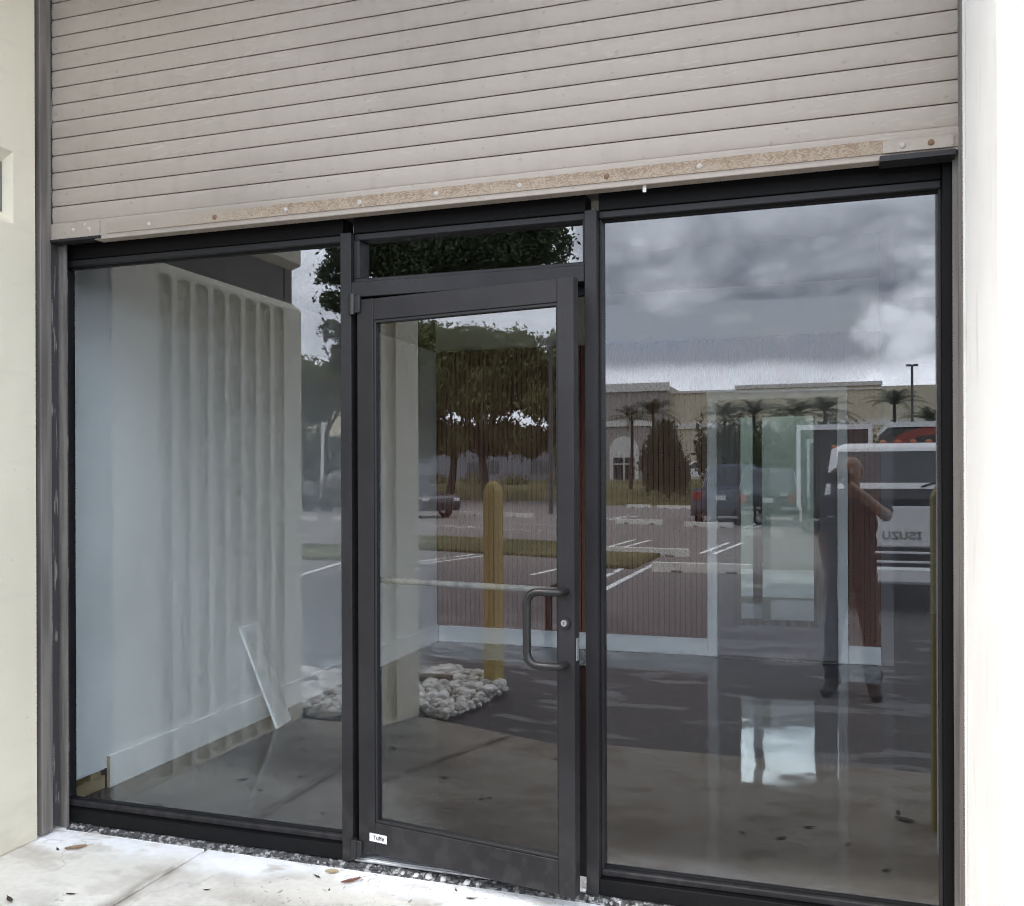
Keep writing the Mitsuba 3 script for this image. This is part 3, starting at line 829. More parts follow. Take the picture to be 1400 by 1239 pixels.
# plank leaning on the side wall
a0, a1 = np.array([-3.262, 1.668, 0.004]), np.array([-3.302, 1.885, 0.004])
b0, b1 = np.array([-3.478, 1.590, 0.628]), np.array([-3.484, 1.800, 0.636])
nrm = np.cross(a1 - a0, b0 - a0)
nrm /= np.linalg.norm(nrm)
nrm = nrm * (1 if nrm[0] < 0 else -1)
pl = trimesh.convex.convex_hull(np.vstack([[p, p + nrm * 0.017 + np.array([0, 0, 0.004])] for p in (a0, a1, b0, b1)]).reshape(-1, 3))
put('plank', pl, 'mat_board', label='short white painted board leaning against the side wall', category='board')

# ---------------------------------------------------------------- dry leaves


def leaf_mesh(L, W, curl, seed):
    n = 7
    s = np.linspace(0, 1, n)
    w = W * np.sin(math.pi * np.clip(s * 0.97 + 0.015, 0, 1)) ** 0.8
    rows = []
    for i in range(n):
        for k in (-1, 0, 1):
            z = curl * L * (abs(k) * 0.5 + (s[i] - 0.5) ** 2 * 1.2) + 0.0015 + 0.02 * L * meshkit.noise(np.array([s[i] * 4, k * 2.0, seed]), seed)
            rows.append((s[i] * L - L / 2, k * w[i] / 2, z))
    f = []
    for i in range(n - 1):
        for k in range(2):
            q = i * 3 + k
            f += [(q, q + 3, q + 4), (q, q + 4, q + 1)]
    st = tube([(L / 2 - 0.002, 0, rows[-2][2]), (L / 2 + 0.12 * L, 0.01 * L, rows[-2][2] + 0.004), (L / 2 + 0.3 * L, 0.03 * L, rows[-2][2] + 0.001)], 0.0008, 5)
    return cat([trimesh.Trimesh(np.array(rows), np.array(f), process=False), st])


def drop(x, y, ang, L, W, m, label, group=None, curl=0.16):
    lm = leaf_mesh(L, W, curl, int(abs(x * 57 + y * 31)) % 40)
    d = dict(label=label, category='leaf')
    if group:
        d['group'] = group
    put('dry_leaf', move(lm, rotz(ang, (x, y, 0.001))), m, True, **d)


drop(-3.022, -0.262, 0.75, 0.085, 0.036, 'mat_dry_leaf', 'largest brown curled dry leaf at the foot of the cream pier')
drop(-3.085, -0.295, 2.5, 0.035, 0.010, 'mat_dark_leaf', 'thin dark leaf scrap beside the largest brown leaf')
drop(-1.765, -0.198, 0.9, 0.080, 0.024, 'mat_red_leaf', 'reddish brown leaf on the pavement before the door hinge')
drop(-1.880, -0.140, 0.3, 0.055, 0.040, 'mat_pale_leaf', 'pale tan crumpled leaf before the left mullion')
drop(-1.910, -0.200, 2.7, 0.036, 0.012, 'mat_dark_leaf', 'small dark leaf scrap below the pale tan leaf')
drop(-2.884, -0.735, 2.6, 0.060, 0.020, 'mat_dark_leaf', 'grey brown leaf at the lower left corner of the pavement')
for x, y, a, L in ((-2.71, -0.624, 0.2, 0.035), (-1.976, -0.365, 1.0, 0.018), (-1.808, -0.290, 2.0, 0.018), (-2.249, -0.434, 0.3, 0.024), (-1.478, -0.287, 1.2, 0.016), (-1.275, -0.195, 0.3, 0.032),
                   (-1.352, -0.145, 2.2, 0.022)):
    drop(x, y, a, L, L * 0.38, 'mat_dark_leaf', 'tiny dark leaf crumb scattered on the pale pavement', 'tiny leaf crumbs on the pavement')
for x, y in ((-3.0, -1.366), (-3.063, -1.509), (-3.009, -1.526), (-2.888, -1.324), (-2.863, -1.196), (-2.632, -0.88), (-3.097, -0.936), (-3.14, -1.167), (-2.854, -1.304), (-2.65, -1.348), (-2.277, -1.086),
             (-1.918, -0.947), (-1.896, -0.986), (0.276, -1.26), (-0.112, -0.94), (-0.219, -0.771), (-0.383, -0.788), (0.053, -0.79),
             (0.188, -0.55), (-2.0, -1.7)):
    L = rng.uniform(0.022, 0.05)
    where = 'beside the foot of the fluted pier' if x < -2.7 else 'along the pavement joint' if x < -1.2 else 'in front of the right fixed pane'
    drop(x, y, rng.uniform(0, 6.3), L, L * 0.45, 'mat_dark_leaf', 'dark dead leaf on the outer apron ' + where, 'dead leaves ' + where, 0.1)
drop(0.296, -1.165, 0.4, 0.085, 0.04, 'mat_dark_leaf', 'big dark leaf at the foot of the right bollard', None, 0.12)

# ---------------------------------------------------------------- bollards and the stone bed


def bollard(x, y, s, h, m, label):
    b = [(x - s, y - s), (x + s, y - s), (x + s, y + s), (x - s, y + s)]
    poly = sg.Polygon(b).buffer(-0.014).buffer(0.014, quad_segs=3)
    post = prism(poly, 'z', -0.05, h - 0.07)
    cap = trimesh.convex.convex_hull(np.vstack([[(px, py, h - 0.07) for px, py in poly.exterior.coords], [(x + (px - x) * 0.62, y + (py - y) * 0.62, h - 0.012) for px, py in poly.exterior.coords],
                                                [(x + (px - x) * 0.3, y + (py - y) * 0.3, h) for px, py in poly.exterior.coords]]))
    k = thing('bollard', label, 'bollard')
    put(k + '__post', post, m, 30)
    put(k + '__cap', cap, m, 20)


bollard(-3.333, -2.815, 0.056, 1.520, 'mat_post', 'yellow square bollard at the outer corner of the white stone bed')
bollard(0.478, -1.125, 0.070, 1.535, 'mat_post_green', 'olive yellow square bollard in front of the white pier')
st_ = []
bed = sg.Polygon([(-3.24, -1.99), (-3.06, -1.98), (-3.07, -2.18), (-3.13, -2.45), (-3.22, -2.78), (-3.36, -2.92), (-3.9, -2.92), (-4.2, -2.0)])
placed = np.zeros((0, 3))
tries = 0
while len(placed) < 620 and tries < 60000:
    tries += 1
    x, y = rng.uniform(-4.2, -3.02), rng.uniform(-2.95, -1.97)
    if not bed.contains(sg.Point(x, y)):
        continue
    r = rng.uniform(0.018, 0.040) if rng.random() < 0.85 else rng.uniform(0.040, 0.052)
    layer = 0 if tries < 20000 else 1
    same = placed[placed[:, 2] > 0] if layer == 0 else placed[380:]
    if len(same) and (np.hypot(same[:, 0] - x, same[:, 1] - y) < (r + same[:, 2]) * (0.86 if layer == 0 else 1.2)).any():
        continue
    if layer == 0 and len(placed) >= 380:
        tries = 20000
        continue
    placed = np.vstack([placed, (x, y, r)])
    st_.append(rough_stone((x, y, 0.004 + r * 0.45 + (0.035 if layer else 0) + 0.045 * max(0, 1 - ((x + 3.65) / 0.5) ** 2)), r, len(placed) % 37, 2, 0.72))
put('soil', prism(bed, 'z', -0.05, 0.006), 'mat_joint', kind='structure')
put('pebble_bed', cat(st_), 'mat_stone', 50, kind='stuff', label='bed of white river stones beside the cream pier', category='stones')
put('timber_edging', move(box(0, 0.42, -0.05, 0.05, 0.0, 0.10, 0.006), rotz(-0.35, (-3.86, -2.35, 0.045))), 'mat_timber', label='grey weathered timber lying in the white stones', category='timber')

# ---------------------------------------------------------------- trees


def tree(key, label, x, y, h, crown_z, rx, n, size, seed, m='mat_leaf', trunk=0.22, group=None, extra=(), lean=0.0, z0=0.0):
    r = np.random.default_rng(seed)
    k = thing(key, label, 'tree', group)
    limbs = []
    fork = z0 + (crown_z - z0) * 0.72
    base = np.array([x, y, z0 - 0.05])
    fk = np.array([x + lean, y, fork])
    limbs.append(tube([base, base * 0.5 + fk * 0.5 + np.array([0.06, 0, 0]), fk], [trunk * 1.25, trunk, trunk * 0.85], 9))
    cl = []
    nl = 7
    for i in range(nl):
        a = i * 2.4 + r.uniform(-0.4, 0.4)
        rr = rx * r.uniform(0.35, 0.78)
        tip = np.array([x + rr * math.cos(a), y + rr * 0.8 * math.sin(a), crown_z + (h - crown_z) * r.uniform(0.25, 0.75)])
        midp = fk * 0.5 + tip * 0.5 + np.array([0, 0, -0.08 * h * r.random()])
        limbs.append(tube([fk, midp, tip], [trunk * 0.6, trunk * 0.35, trunk * 0.12], 7))
        s = rx * r.uniform(0.36, 0.55)
        cl.append((*tip, s, s, s * 0.62))
    for i in range(9):
        a, q = r.uniform(0, 6.28), r.random() ** 0.5
        s = rx * r.uniform(0.25, 0.42)
        cl.append((x + rx * 0.75 * q * math.cos(a), y + rx * 0.6 * q * math.sin(a), crown_z + (h - crown_z) * (0.95 - 0.5 * q * q) * r.uniform(0.75, 1.0), s, s, s * 0.6))
    for i in range(14):
        a, q = i * 0.79 + r.uniform(-0.3, 0.3), r.uniform(0.45, 1.0)
        s = rx * r.uniform(0.16, 0.30)
        cl.append((x + rx * q * math.cos(a), y + rx * 0.8 * q * math.sin(a), crown_z - (crown_z - z0) * r.uniform(-0.12, 0.12), s, s, s * 0.75))
    cl += list(extra)
    put(k + '__trunk', cat(limbs), 'mat_bark', 50)
    put(k + '__crown', crown(cl, n, size, seed), m)


hang = [(-9.75, -14.2, 5.75, 0.42, 0.4, 0.26), (-9.62, -14.0, 5.15, 0.36, 0.4, 0.22), (-9.7, -13.9, 4.55, 0.22, 0.3, 0.20), (-9.45, -14.1, 4.0, 0.40, 0.4, 0.36),
        (-9.2, -14.0, 6.2, 0.7, 0.6, 0.5), (-8.3, -14.4, 5.9, 0.8, 0.8, 0.42), (-7.0, -14.2, 5.9, 0.9, 0.9, 0.5), (-6.0, -14.0, 5.85, 0.75, 0.8, 0.45), (-5.15, -14.2, 6.0, 0.42, 0.5, 0.38),
        (-7.6, -15.0, 6.4, 1.2, 1.2, 0.7), (-6.5, -15.2, 6.6, 1.0, 1.1, 0.7), (-8.8, -13.6, 6.8, 0.7, 0.7, 0.5)]
tree('shade_tree', 'big dark leafy tree nearest the storefront, its low branches hanging over the lot', -7.6, -15.2, 10.5, 6.3, 2.6, 150000, 0.055, 11, trunk=0.24, extra=hang)
for i, (x, y, h, cz, rx, lb) in enumerate(((-46.0, -46, 14.6, 4.3, 5.2, 'broad olive tree at the left end of the tree row'), (-40.8, -45, 13.9, 4.1, 4.7, 'tall rounded tree second from the left end of the row'),
                                           (-36.8, -44, 11.6, 3.9, 3.8, 'olive tree with forked trunk in the middle of the row'), (-32.4, -46, 10.2, 3.8, 3.5, 'lower spreading tree beside the lamp post'),
                                           (-28.2, -45, 9.0, 2.8, 3.3, 'dark tree behind the site mixer'), (-23.6, -47, 9.2, 2.8, 3.4, 'dark tree at the right end of the row'),
                                           (-54.0, -52, 12.5, 4.0, 5.5, 'large far tree beyond the left end of the row'))):
    tree('row_tree', lb, x, y, h, cz, rx, 30000, 0.16, 31 + i, 'mat_leaf_olive', 0.25, 'trees along the far side of the lot', lean=0.5 if i % 2 else -0.4)


def palm(label, x, y, h, z0, seed, n=20, fl=2.2):
    r = np.random.default_rng(seed)
    k = thing('palm_tree', label, 'palm tree', 'palms along the lawn')
    zs = np.linspace(0, 1, 7)
    put(k + '__trunk', tube([(x + 0.12 * math.sin(2 * q), y, z0 - 0.2 + q * (h - z0)) for q in zs], 0.13 - 0.05 * zs, 8), 'mat_bark', 50)
    vs, fs = [], []
    top = np.array([x + 0.12 * math.sin(2), y, h - 0.2])
    for i in range(n):
        a = i * 2.399 + r.uniform(-0.2, 0.2)
        el = r.uniform(0.25, 1.4)
        prev = None
        for j in range(11):
            q = j / 10
            out = fl * q * math.cos(el) + 0.25 * q
            zz = fl * q * math.sin(el) - 1.1 * q * q * fl * 0.55
            c = top + np.array([out * math.cos(a), out * math.sin(a), zz])
            if j:
                side = np.array([-math.sin(a), math.cos(a), 0])
                L = 0.42 * math.sin(math.pi * min(1, q * 0.9 + 0.08)) + 0.08
                for s in (-1, 1):
                    for o in (0.0, 0.5):
                        b = len(vs)
                        c2 = prev + (c - prev) * o
                        vs += [c2, c2 + (c - prev) * 0.34, c2 + side * s * L * 0.9 + (c - prev) * 0.8 - np.array([0, 0, 0.30 * L])]
                        fs.append((b, b + 1, b + 2))
                b = len(vs)
                vs += [prev - side * 0.02, prev + side * 0.02, c]
                fs.append((b, b + 1, b + 2))
            prev = c
    put(k + '__crown', trimesh.Trimesh(np.array(vs), np.array(fs), process=False), 'mat_leaf')


for i, (x, y, h, lb) in enumerate(((-12.1, -56, 5.3, 'slim palm before the arched entrance'), (-10.4, -54, 5.5, 'full palm right of the arched entrance'), (-6.3, -55, 5.3, 'palm left of the hedge centre'),
                                   (-4.6, -55, 5.4, 'palm over the middle of the hedge'), (-2.2, -54, 5.3, 'palm near the right end of the hedge'), (-0.6, -55, 5.5, 'palm behind the black trailer'),
                                   (3.1, -54, 5.7, 'largest palm above the red container'), (5.2, -57, 4.9, 'low palm beside the far light pole'))):
    palm(lb, x, y, h, 0.9, 60 + i)


def bush(key, label, clumps, n, size, seed, m='mat_leaf', category='shrub'):
    put(key, crown(clumps, n, size, seed), m, label=label, category=category)


bush('hedge', 'tall dense green hedge between the lawn and the beige warehouse', [(-6.0 + 0.85 * i, -51, 2.6 + 0.3 * math.sin(i * 1.9), 0.95, 0.8, 2.0) for i in range(8)] + [(0.6 + 0.9 * i, -51.5, 2.0 + 0.3 * math.sin(i * 2.3), 0.9, 0.8, 1.7) for i in range(6)], 26000, 0.11, 91, category='hedge')
bush('shrub', 'narrow tall dark shrub right of the arched entrance', [(-9.9, -51.5, 2.2, 0.7, 0.7, 1.5), (-9.3, -51, 2.7, 0.8, 0.7, 2.0), (-8.75, -51, 2.4, 0.7, 0.6, 1.7), (-8.3, -51.3, 1.7, 0.6, 0.6, 1.1), (-9.0, -51, 4.2, 0.4, 0.4, 0.5)], 11000, 0.10, 92)
bush('shrub', 'young thin shrub left of the hedge', [(-7.2, -52, 3.2, 0.35, 0.3, 1.5), (-6.9, -52, 2.3, 0.5, 0.4, 1.2)], 700, 0.14, 93)
bush('shrub', 'dark low planting before the far grey building', [(-62 + 4.6 * i, -62, 1.25, 1.3, 0.9, 0.55) for i in range(7)], 1600, 0.16, 94, 'mat_leaf_olive')

bush('shrub', 'tall dark shrubs behind the site mixer', [(-27.0 + 1.5 * i, -41, 1.9 + 0.4 * math.sin(i * 2.2), 1.5, 1.0, 1.9) for i in range(6)], 10000, 0.15, 95)

# ---------------------------------------------------------------- far buildings
t = thing('warehouse', 'long beige warehouse with stepped parapets and an arched taupe entrance bay', 'warehouse')
ZB = 1.1
put(t + '__wall', box(-60, 40, -110, -90, ZB, 9.62), 'mat_beige')
put(t + '__parapet', box(-8.85, 4.15, -110, -89.85, ZB, 10.0), 'mat_beige')
put(t + '__cornice', box(-8.9, 4.2, -89.95, -89.6, 9.72, 10.08), 'mat_trimband')
put(t + '__cornice', box(-8.9, 4.2, -89.9, -89.7, 9.35, 9.50), 'mat_trimband')
put(t + '__cornice', box(-15.1, -8.95, -90.1, -89.8, 9.50, 9.72), 'mat_trimband')
put(t + '__band', box(-15.1, 40, -90.05, -89.8, 6.05, 6.6), 'mat_trimband')
put(t + '__entrance_bay', box(-44, -15.15, -110, -89.2, ZB, 10.3), 'mat_taupe')
put(t + '__cornice', box(-44.1, -15.0, -89.3, -88.9, 9.75, 10.55), 'mat_trimband')
arch = sg.Polygon([(-21.6, ZB), (-16.9, ZB), (-16.9, 6.3), (-21.6, 6.3)])
put(t + '__porch', prism(arch, 'y', -89.1, -87.8), 'mat_taupe')
put(t + '__porch_cornice', box(-40, -16.6, -89.0, -87.6, 6.3, 6.85), 'mat_trimband')
ao = [(-20.6, ZB), (-17.75, ZB)] + [(-19.175 + 1.425 * math.cos(a), 4.0 + 1.35 * math.sin(a)) for a in np.linspace(0, math.pi, 12)]
put(t + '__arch', prism(ao, 'y', -87.79, -87.7), 'mat_trimband')
wn = put(t + '__window', box(-20.2, -18.15, -87.69, -87.66, ZB, 3.3), 'mat_win')
scene[wn + '__frame'] = mikit.ply(cat([box(-19.22, -19.10, -87.655, -87.60, ZB, 3.3), box(-20.2, -18.15, -87.655, -87.61, 2.62, 2.74)]), 'mat_trimband')
put(t + '__pilaster', box(-17.1, -16.75, -87.79, -87.65, ZB, 5.0), 'mat_trimband')
t = thing('grey_building', 'low blue grey building behind the row of trees', 'building')
put(t + '__wall', box(-110, -38, -90, -72, 0.9, 5.0), 'mat_bluegrey')
put(t + '__roof', box(-110.3, -37.7, -90.3, -71.7, 5.0, 5.2), 'mat_trimband')
put(t + '__window', box(-62, -58, -71.99, -71.95, 1.8, 3.0), 'mat_win')
put(t + '__window', box(-54, -50, -71.99, -71.95, 1.8, 3.0), 'mat_win')


def lamp_post(label, x, y, h, z0=0.0):
    k = thing('light_pole', label, 'light pole', 'parking lot light poles')
    put(k + '__pole', tube([(x, y, z0), (x, y, h)], [0.10, 0.07], 10), 'mat_pole', 50)
    put(k + '__head', cat([box(x - 0.34, x - 0.08, y - 0.12, y + 0.12, h - 0.05, h + 0.07, 0.02), box(x + 0.08, x + 0.34, y - 0.12, y + 0.12, h - 0.05, h + 0.07, 0.02), box(x - 0.1, x + 0.1, y - 0.05, y + 0.05, h - 0.03, h + 0.05)]), 'mat_pole')


lamp_post('far light pole with two heads beside the palms', 4.56, -60, 8.25, 0.7)
lamp_post('light pole between the trees and the grass strip', -22.0, -30, 7.2)

# ---------------------------------------------------------------- vehicles


def wheel(x, y, z, r, w):
    c = trimesh.creation.cylinder(radius=r, height=w, sections=24)
    c.apply_transform(trimesh.transformations.rotation_matrix(math.pi / 2, [0, 1, 0]))
    c.apply_translation([x, y, z])
    h = trimesh.creation.cylinder(radius=r * 0.6, height=w * 1.04, sections=20)
    h.apply_transform(trimesh.transformations.rotation_matrix(math.pi / 2, [0, 1, 0]))
    h.apply_translation([x, y, z])
    return c, h


def car(key, label, category, x, y, heading, paint, L=4.6, W=1.84, H=1.72, kind='suv', z0=-0.012, group=None):
    """Nose along local +y. Side outline lofted across the width with the greenhouse drawn in."""
    k = thing(key, label, category, group)
    M = rotz(heading, (x, y, z0))
    b = H * 0.56
    l2 = L / 2
    low = [(-l2, 0.42), (-l2 + 0.04, 0.28), (l2 - 0.1, 0.28), (l2, 0.45), (l2 - 0.03, b * 0.82), (l2 - 0.35, b * 0.96), (l2 * 0.38, b * 1.04), (-l2 + 0.03, b * 1.04), (-l2, b * 0.9)]
    if kind == 'pickup':
        gh = [(l2 * 0.36, b), (l2 * 0.08, H), (-l2 * 0.12, H), (-l2 * 0.22, b)]
    elif kind == 'sedan':
        gh = [(l2 * 0.42, b), (l2 * 0.08, H), (-l2 * 0.45, H * 0.98), (-l2 * 0.86, b)]
    else:
        gh = [(l2 * 0.42, b), (l2 * 0.12, H), (-l2 * 0.84, H * 0.97), (-l2 * 0.97, b)]

    def loft(poly, w0, w1, z_lo, z_hi):
        p = np.array(poly)
        q = (p[:, 1] - z_lo) / (z_hi - z_lo)
        w = w0 + (w1 - w0) * np.clip(q, 0, 1)
        return trimesh.convex.convex_hull(np.vstack([np.stack([s * w * e, p[:, 0] * f_, p[:, 1]], 1) for s in (-1, 1) for e, f_ in ((1.0, 0.975), (0.90, 1.0))]))

    bodym = tri(man(loft(low, W / 2, W / 2 * 0.97, 0.28, b)))
    wr = 0.36 if kind != 'sedan' else 0.32
    ax = (l2 * 0.62, -l2 * 0.60)
    mb = man(bodym)
    for ay in ax:
        for s in (-1, 1):
            cc = m3.Manifold.cylinder(0.34, wr * 1.12, wr * 1.12, 24).rotate([0, 90, 0]).translate([s * W / 2 - 0.17, ay, wr])
            mb -= cc
    if kind == 'pickup':
        mb -= man(box(-W / 2 + 0.12, W / 2 - 0.12, -l2 + 0.12, -l2 * 0.26, b * 0.62, b * 1.3))
    put(k + '__body', move(tri(mb), M), paint, 35)
    green = loft(gh, W / 2 * 0.95, W / 2 * 0.78, b, H)
    put(k + '__roof', move(green, M), paint, 30)
    g2 = np.array(gh)
    cy_, cz_ = g2[:, 0].mean(), (b + H) / 2
    # windows: panels set 4 mm proud of the greenhouse
    side = [(cy_ + (p[0] - cy_) * 0.86, cz_ + (p[1] - cz_) * 0.74 + 0.0) for p in gh]
    for s in (-1, 1):
        vs = []
        for (yy, zz) in side:
            q = (zz - b) / (H - b)
            w = (W / 2 * 0.95 + (W / 2 * 0.78 - W / 2 * 0.95) * q) + 0.004
            vs += [(s * w, yy * 0.975, zz), (s * (w - 0.02), yy * 0.975, zz)]
        wkey = put(k + '__window', move(trimesh.convex.convex_hull(np.array(vs)), M), 'mat_truck_glass')
        loop = [(s * ((W / 2 * 0.95 + (W / 2 * 0.78 - W / 2 * 0.95) * ((zz - b) / (H - b))) + 0.006), yy * 0.975, zz) for yy, zz in side]
        scene[wkey + '__trim'] = mikit.ply(move(tube(np.array(loop + loop[:1]), 0.012, 5), M), 'mat_chrome')
    for (p, q, sgn) in ((gh[-1], gh[-2], -1), (gh[0], gh[1], 1)):
        vs = []
        for f_ in (0.14, 0.88):
            yy, zz = p[0] + (q[0] - p[0]) * f_, p[1] + (q[1] - p[1]) * f_
            w = (W / 2 * 0.95 + (W / 2 * 0.78 - W / 2 * 0.95) * ((zz - b) / (H - b))) * 0.84
            for s in (-1, 1):
                vs += [(s * w, yy + sgn * 0.006, zz + 0.004), (s * w, yy - sgn * 0.02, zz)]
        put(k + ('__rear_window' if sgn < 0 else '__windshield'), move(trimesh.convex.convex_hull(np.array(vs)), M), 'mat_truck_glass')
    for s in (-1, 1):
        put(k + '__taillight', move(box(s * W / 2 * 0.93, s * W / 2 * 0.62, -l2 - 0.012, -l2 + 0.08, b * 0.72, b * 0.97, 0.02), M), 'mat_taillight')
        put(k + '__headlight', move(box(s * W / 2 * 0.93, s * W / 2 * 0.6, l2 - 0.12, l2 + 0.004, b * 0.68, b * 0.82, 0.02), M), 'mat_chrome')
    put(k + '__bumper', move(box(-W / 2 * 0.92, W / 2 * 0.92, -l2 - 0.05, -l2 + 0.1, 0.34, 0.52, 0.04), M), 'mat_black')
    put(k + '__license_plate', move(box(-0.16, 0.16, -l2 - 0.014, -l2 + 0.01, b * 0.72, b * 0.72 + 0.15), M), 'mat_sticker')
    for ay in ax:
        for s in (-1, 1):
            c_, h_ = wheel(s * (W / 2 - 0.11), ay, wr, wr, 0.2)
            wk = put(k + '__wheel', move(c_, M), 'mat_rubber', 40)
            scene[wk + '__rim'] = mikit.ply(move(h_, M), 'mat_chrome', smooth=40)


car('parked_car', 'dark blue suv parked left of the row of trees, seen from its side', 'car', -25.3, -24.8, math.radians(-78), 'mat_car_dark', 4.7, 1.88, 1.62, 'suv')
car('parked_car', 'black suv with red tail lights beside the pickup', 'car', -2.0, -29.2, math.radians(178), 'mat_car_dark', 4.6, 1.86, 1.80, 'suv')
car('parked_pickup', 'dark blue pickup parked beyond the middle wheel stops', 'pickup', -3.3, -30.0, math.radians(182), 'mat_car_blue', 5.2, 1.94, 1.95, 'pickup')
car('parked_car', 'black suv with red tail lights behind the photographer', 'car', 0.1, -28.5, math.radians(180), 'mat_car_dark', 4.6, 1.86, 1.78, 'suv')
car('parked_car', 'small white car far off on the road beyond the lawn', 'car', -9.65, -68.5, math.radians(90), 'mat_car_white', 4.3, 1.75, 1.42, 'sedan', 1.2)
car('parked_car', 'white car far left on the road before the arched entrance', 'car', -21.0, -70.5, math.radians(-90), 'mat_car_white', 4.4, 1.78, 1.45, 'sedan', 1.2)

# trailer, container, tow-behind mixer
t = thing('box_trailer', 'black box trailer parked behind the white truck', 'trailer')
put(t + '__box', box(-0.86, 0.88, -27.0, -22.0, 0.75, 2.70, 0.03), 'mat_car_dark')
put(t + '__roof_rail', box(-0.89, 0.91, -27.02, -21.97, 2.70, 2.83), 'mat_truck_white')
put(t + '__corner_post', box(0.81, 0.92, -22.05, -21.95, 0.75, 2.699), 'mat_truck_white')
put(t + '__corner_post', box(-0.90, -0.80, -22.05, -21.95, 0.75, 2.699), 'mat_truck_white')
for s in (-0.72, 0.72):
    for yy in (-24.0, -25.0):
        c_, h_ = wheel(s, yy, 0.36, 0.36, 0.2)
        put(t + '__wheel', c_, 'mat_rubber', 40)
t = thing('box_truck', 'red box truck with a pale roof edge behind the white cab', 'truck')
put(t + '__box', box(1.42, 3.9, -31.0, -24.0, 0.8, 2.82, 0.03), 'mat_car_dark')
rp = sg.Polygon([(1.45, 2.38), (1.55, 2.55), (1.8, 2.70), (2.2, 2.80), (3.85, 2.81), (3.85, 2.50), (2.6, 2.62), (2.2, 2.58), (1.9, 2.46), (1.8, 2.36)])
put(t + '__red_panel', prism(rp, 'y', -23.999, -23.985), 'mat_red')
put(t + '__roof_edge', box(1.38, 3.94, -31.0, -23.95, 2.822, 2.96), 'mat_truck_white')
for s in (1.7, 3.6):
    c_, h_ = wheel(s, -26, 0.45, 0.45, 0.25)
    put(t + '__wheel', c_, 'mat_rubber', 40)
t = thing('site_mixer', 'grey tow behind mixer with an upright mast before the dark trees', 'mixer')
put(t + '__chassis', cat([box(-22.9, -20.9, -35.6, -35.4, 0.45, 0.58), box(-22.9, -20.9, -34.7, -34.5, 0.45, 0.58), box(-23.6, -22.9, -35.12, -34.98, 0.5, 0.6)]), 'mat_grey_gear')
dm = trimesh.creation.revolve(np.array([(0.01, -0.75), (0.35, -0.7), (0.56, -0.25), (0.56, 0.2), (0.3, 0.68), (0.26, 0.75), (0.01, 0.75)]), sections=28)
dm.apply_scale(0.78)
dm.apply_transform(trimesh.transformations.rotation_matrix(0.9, [0, 1, 0]))
dm.apply_translation([-21.5, -35.05, 1.25])
put(t + '__drum', dm, 'mat_grey_gear', 30)
put(t + '__engine_box', box(-22.75, -22.15, -35.45, -34.65, 0.6, 1.35, 0.04), 'mat_grey_gear')
put(t + '__mast', tube([(-21.95, -34.9, 0.5), (-21.85, -34.9, 4.0)], 0.075, 10), 'mat_trimband', 50)
for s in (-22.4, -21.4):
    c_, h_ = wheel(0, 0, 0, 0.36, 0.2)
    put(t + '__wheel', move(c_, rotz(math.pi / 2, (s, -34.4, 0.36))), 'mat_rubber', 40)

# the white cab-over truck behind the photographer, nose towards the storefront (+y)
t = thing('cab_truck', 'white cab over truck parked behind the photographer, facing the storefront', 'truck')
TX0, TX1, TY = -0.115, 1.90, -8.20
XC = (TX0 + TX1) / 2
sec = [(TY, 0.50), (TY, 1.22), (TY - 0.06, 1.30), (TY - 0.40, 1.86), (TY - 0.55, 1.935), (TY - 1.55, 1.955), (TY - 1.70, 1.86), (TY - 1.70, 0.50)]
v = []
for s, e in ((-1, 1.0), (1, 1.0)):
    for (yy, zz) in sec:
        w = 1.0075 - 0.10 * max(0, (zz - 1.25)) / 0.7
        v += [(XC + s * w, yy - 0.10, zz if zz < 1.9 else zz - 0.06), (XC + s * (w - 0.14), yy, zz)]
cab = trimesh.convex.convex_hull(np.array(v))
put(t + '__cab', cab, 'mat_truck_white', 35)
n2 = np.array([0, 0.56, 0.34]) / np.linalg.norm([0, 0.56, 0.34])


def on_shield(x, f):
    yy, zz = TY - 0.06 - 0.34 * f, 1.30 + 0.56 * f
    return np.array([XC + x * (1.0 - 0.07 * f), yy, zz])


ws = trimesh.convex.convex_hull(np.array([on_shield(x, f) + n2 * o for x in (-0.90, 0.90) for f in (0.24, 0.95) for o in (0.006, -0.02)]))
put(t + '__windshield', ws, 'mat_truck_glass')
cw = [(TY + 0.008, 1.236), (TY + 0.008, 1.285), (TY - 0.178, 1.462), (TY - 0.25, 1.40), (TY - 0.20, 1.236)]
put(t + '__cowl', prism(cw, 'x', XC - 0.93, XC + 0.93), 'mat_black')
put(t + '__wiper', tube([on_shield(0.05, 0.20) + n2 * 0.02, on_shield(0.17, 0.27) + n2 * 0.02, on_shield(0.36, 0.31) + n2 * 0.02], 0.010, 6), 'mat_black')
put(t + '__front_panel', box(XC - 0.96, XC + 0.96, TY - 0.05, TY + 0.012, 0.745, 1.205, 0.012), 'mat_truck_white')
put(t + '__panel_gap', box(XC - 0.97, XC + 0.97, TY - 0.05, TY + 0.004, 1.206, 1.232), 'mat_black')
tx = meshkit.text_mesh('ISUZU', 0.082, 0.012, False)
w_ = tx.bounds[1][0] - tx.bounds[0][0]
tx.apply_transform(np.array([[-1.18, 0, 0, 0], [0, 0, 1, 0], [0, 1, 0, 0], [0, 0, 0, 1]], float))
tx.apply_translation([0.735 + 1.18 * w_ / 2, TY + 0.0125, 0.835])
if tx.volume < 0:
    tx.invert()
put(t + '__badge', tx, 'mat_guide')
put(t + '__grille', box(XC - 0.96, XC + 0.96, TY - 0.05, TY + 0.002, 0.50, 0.742), 'mat_black')
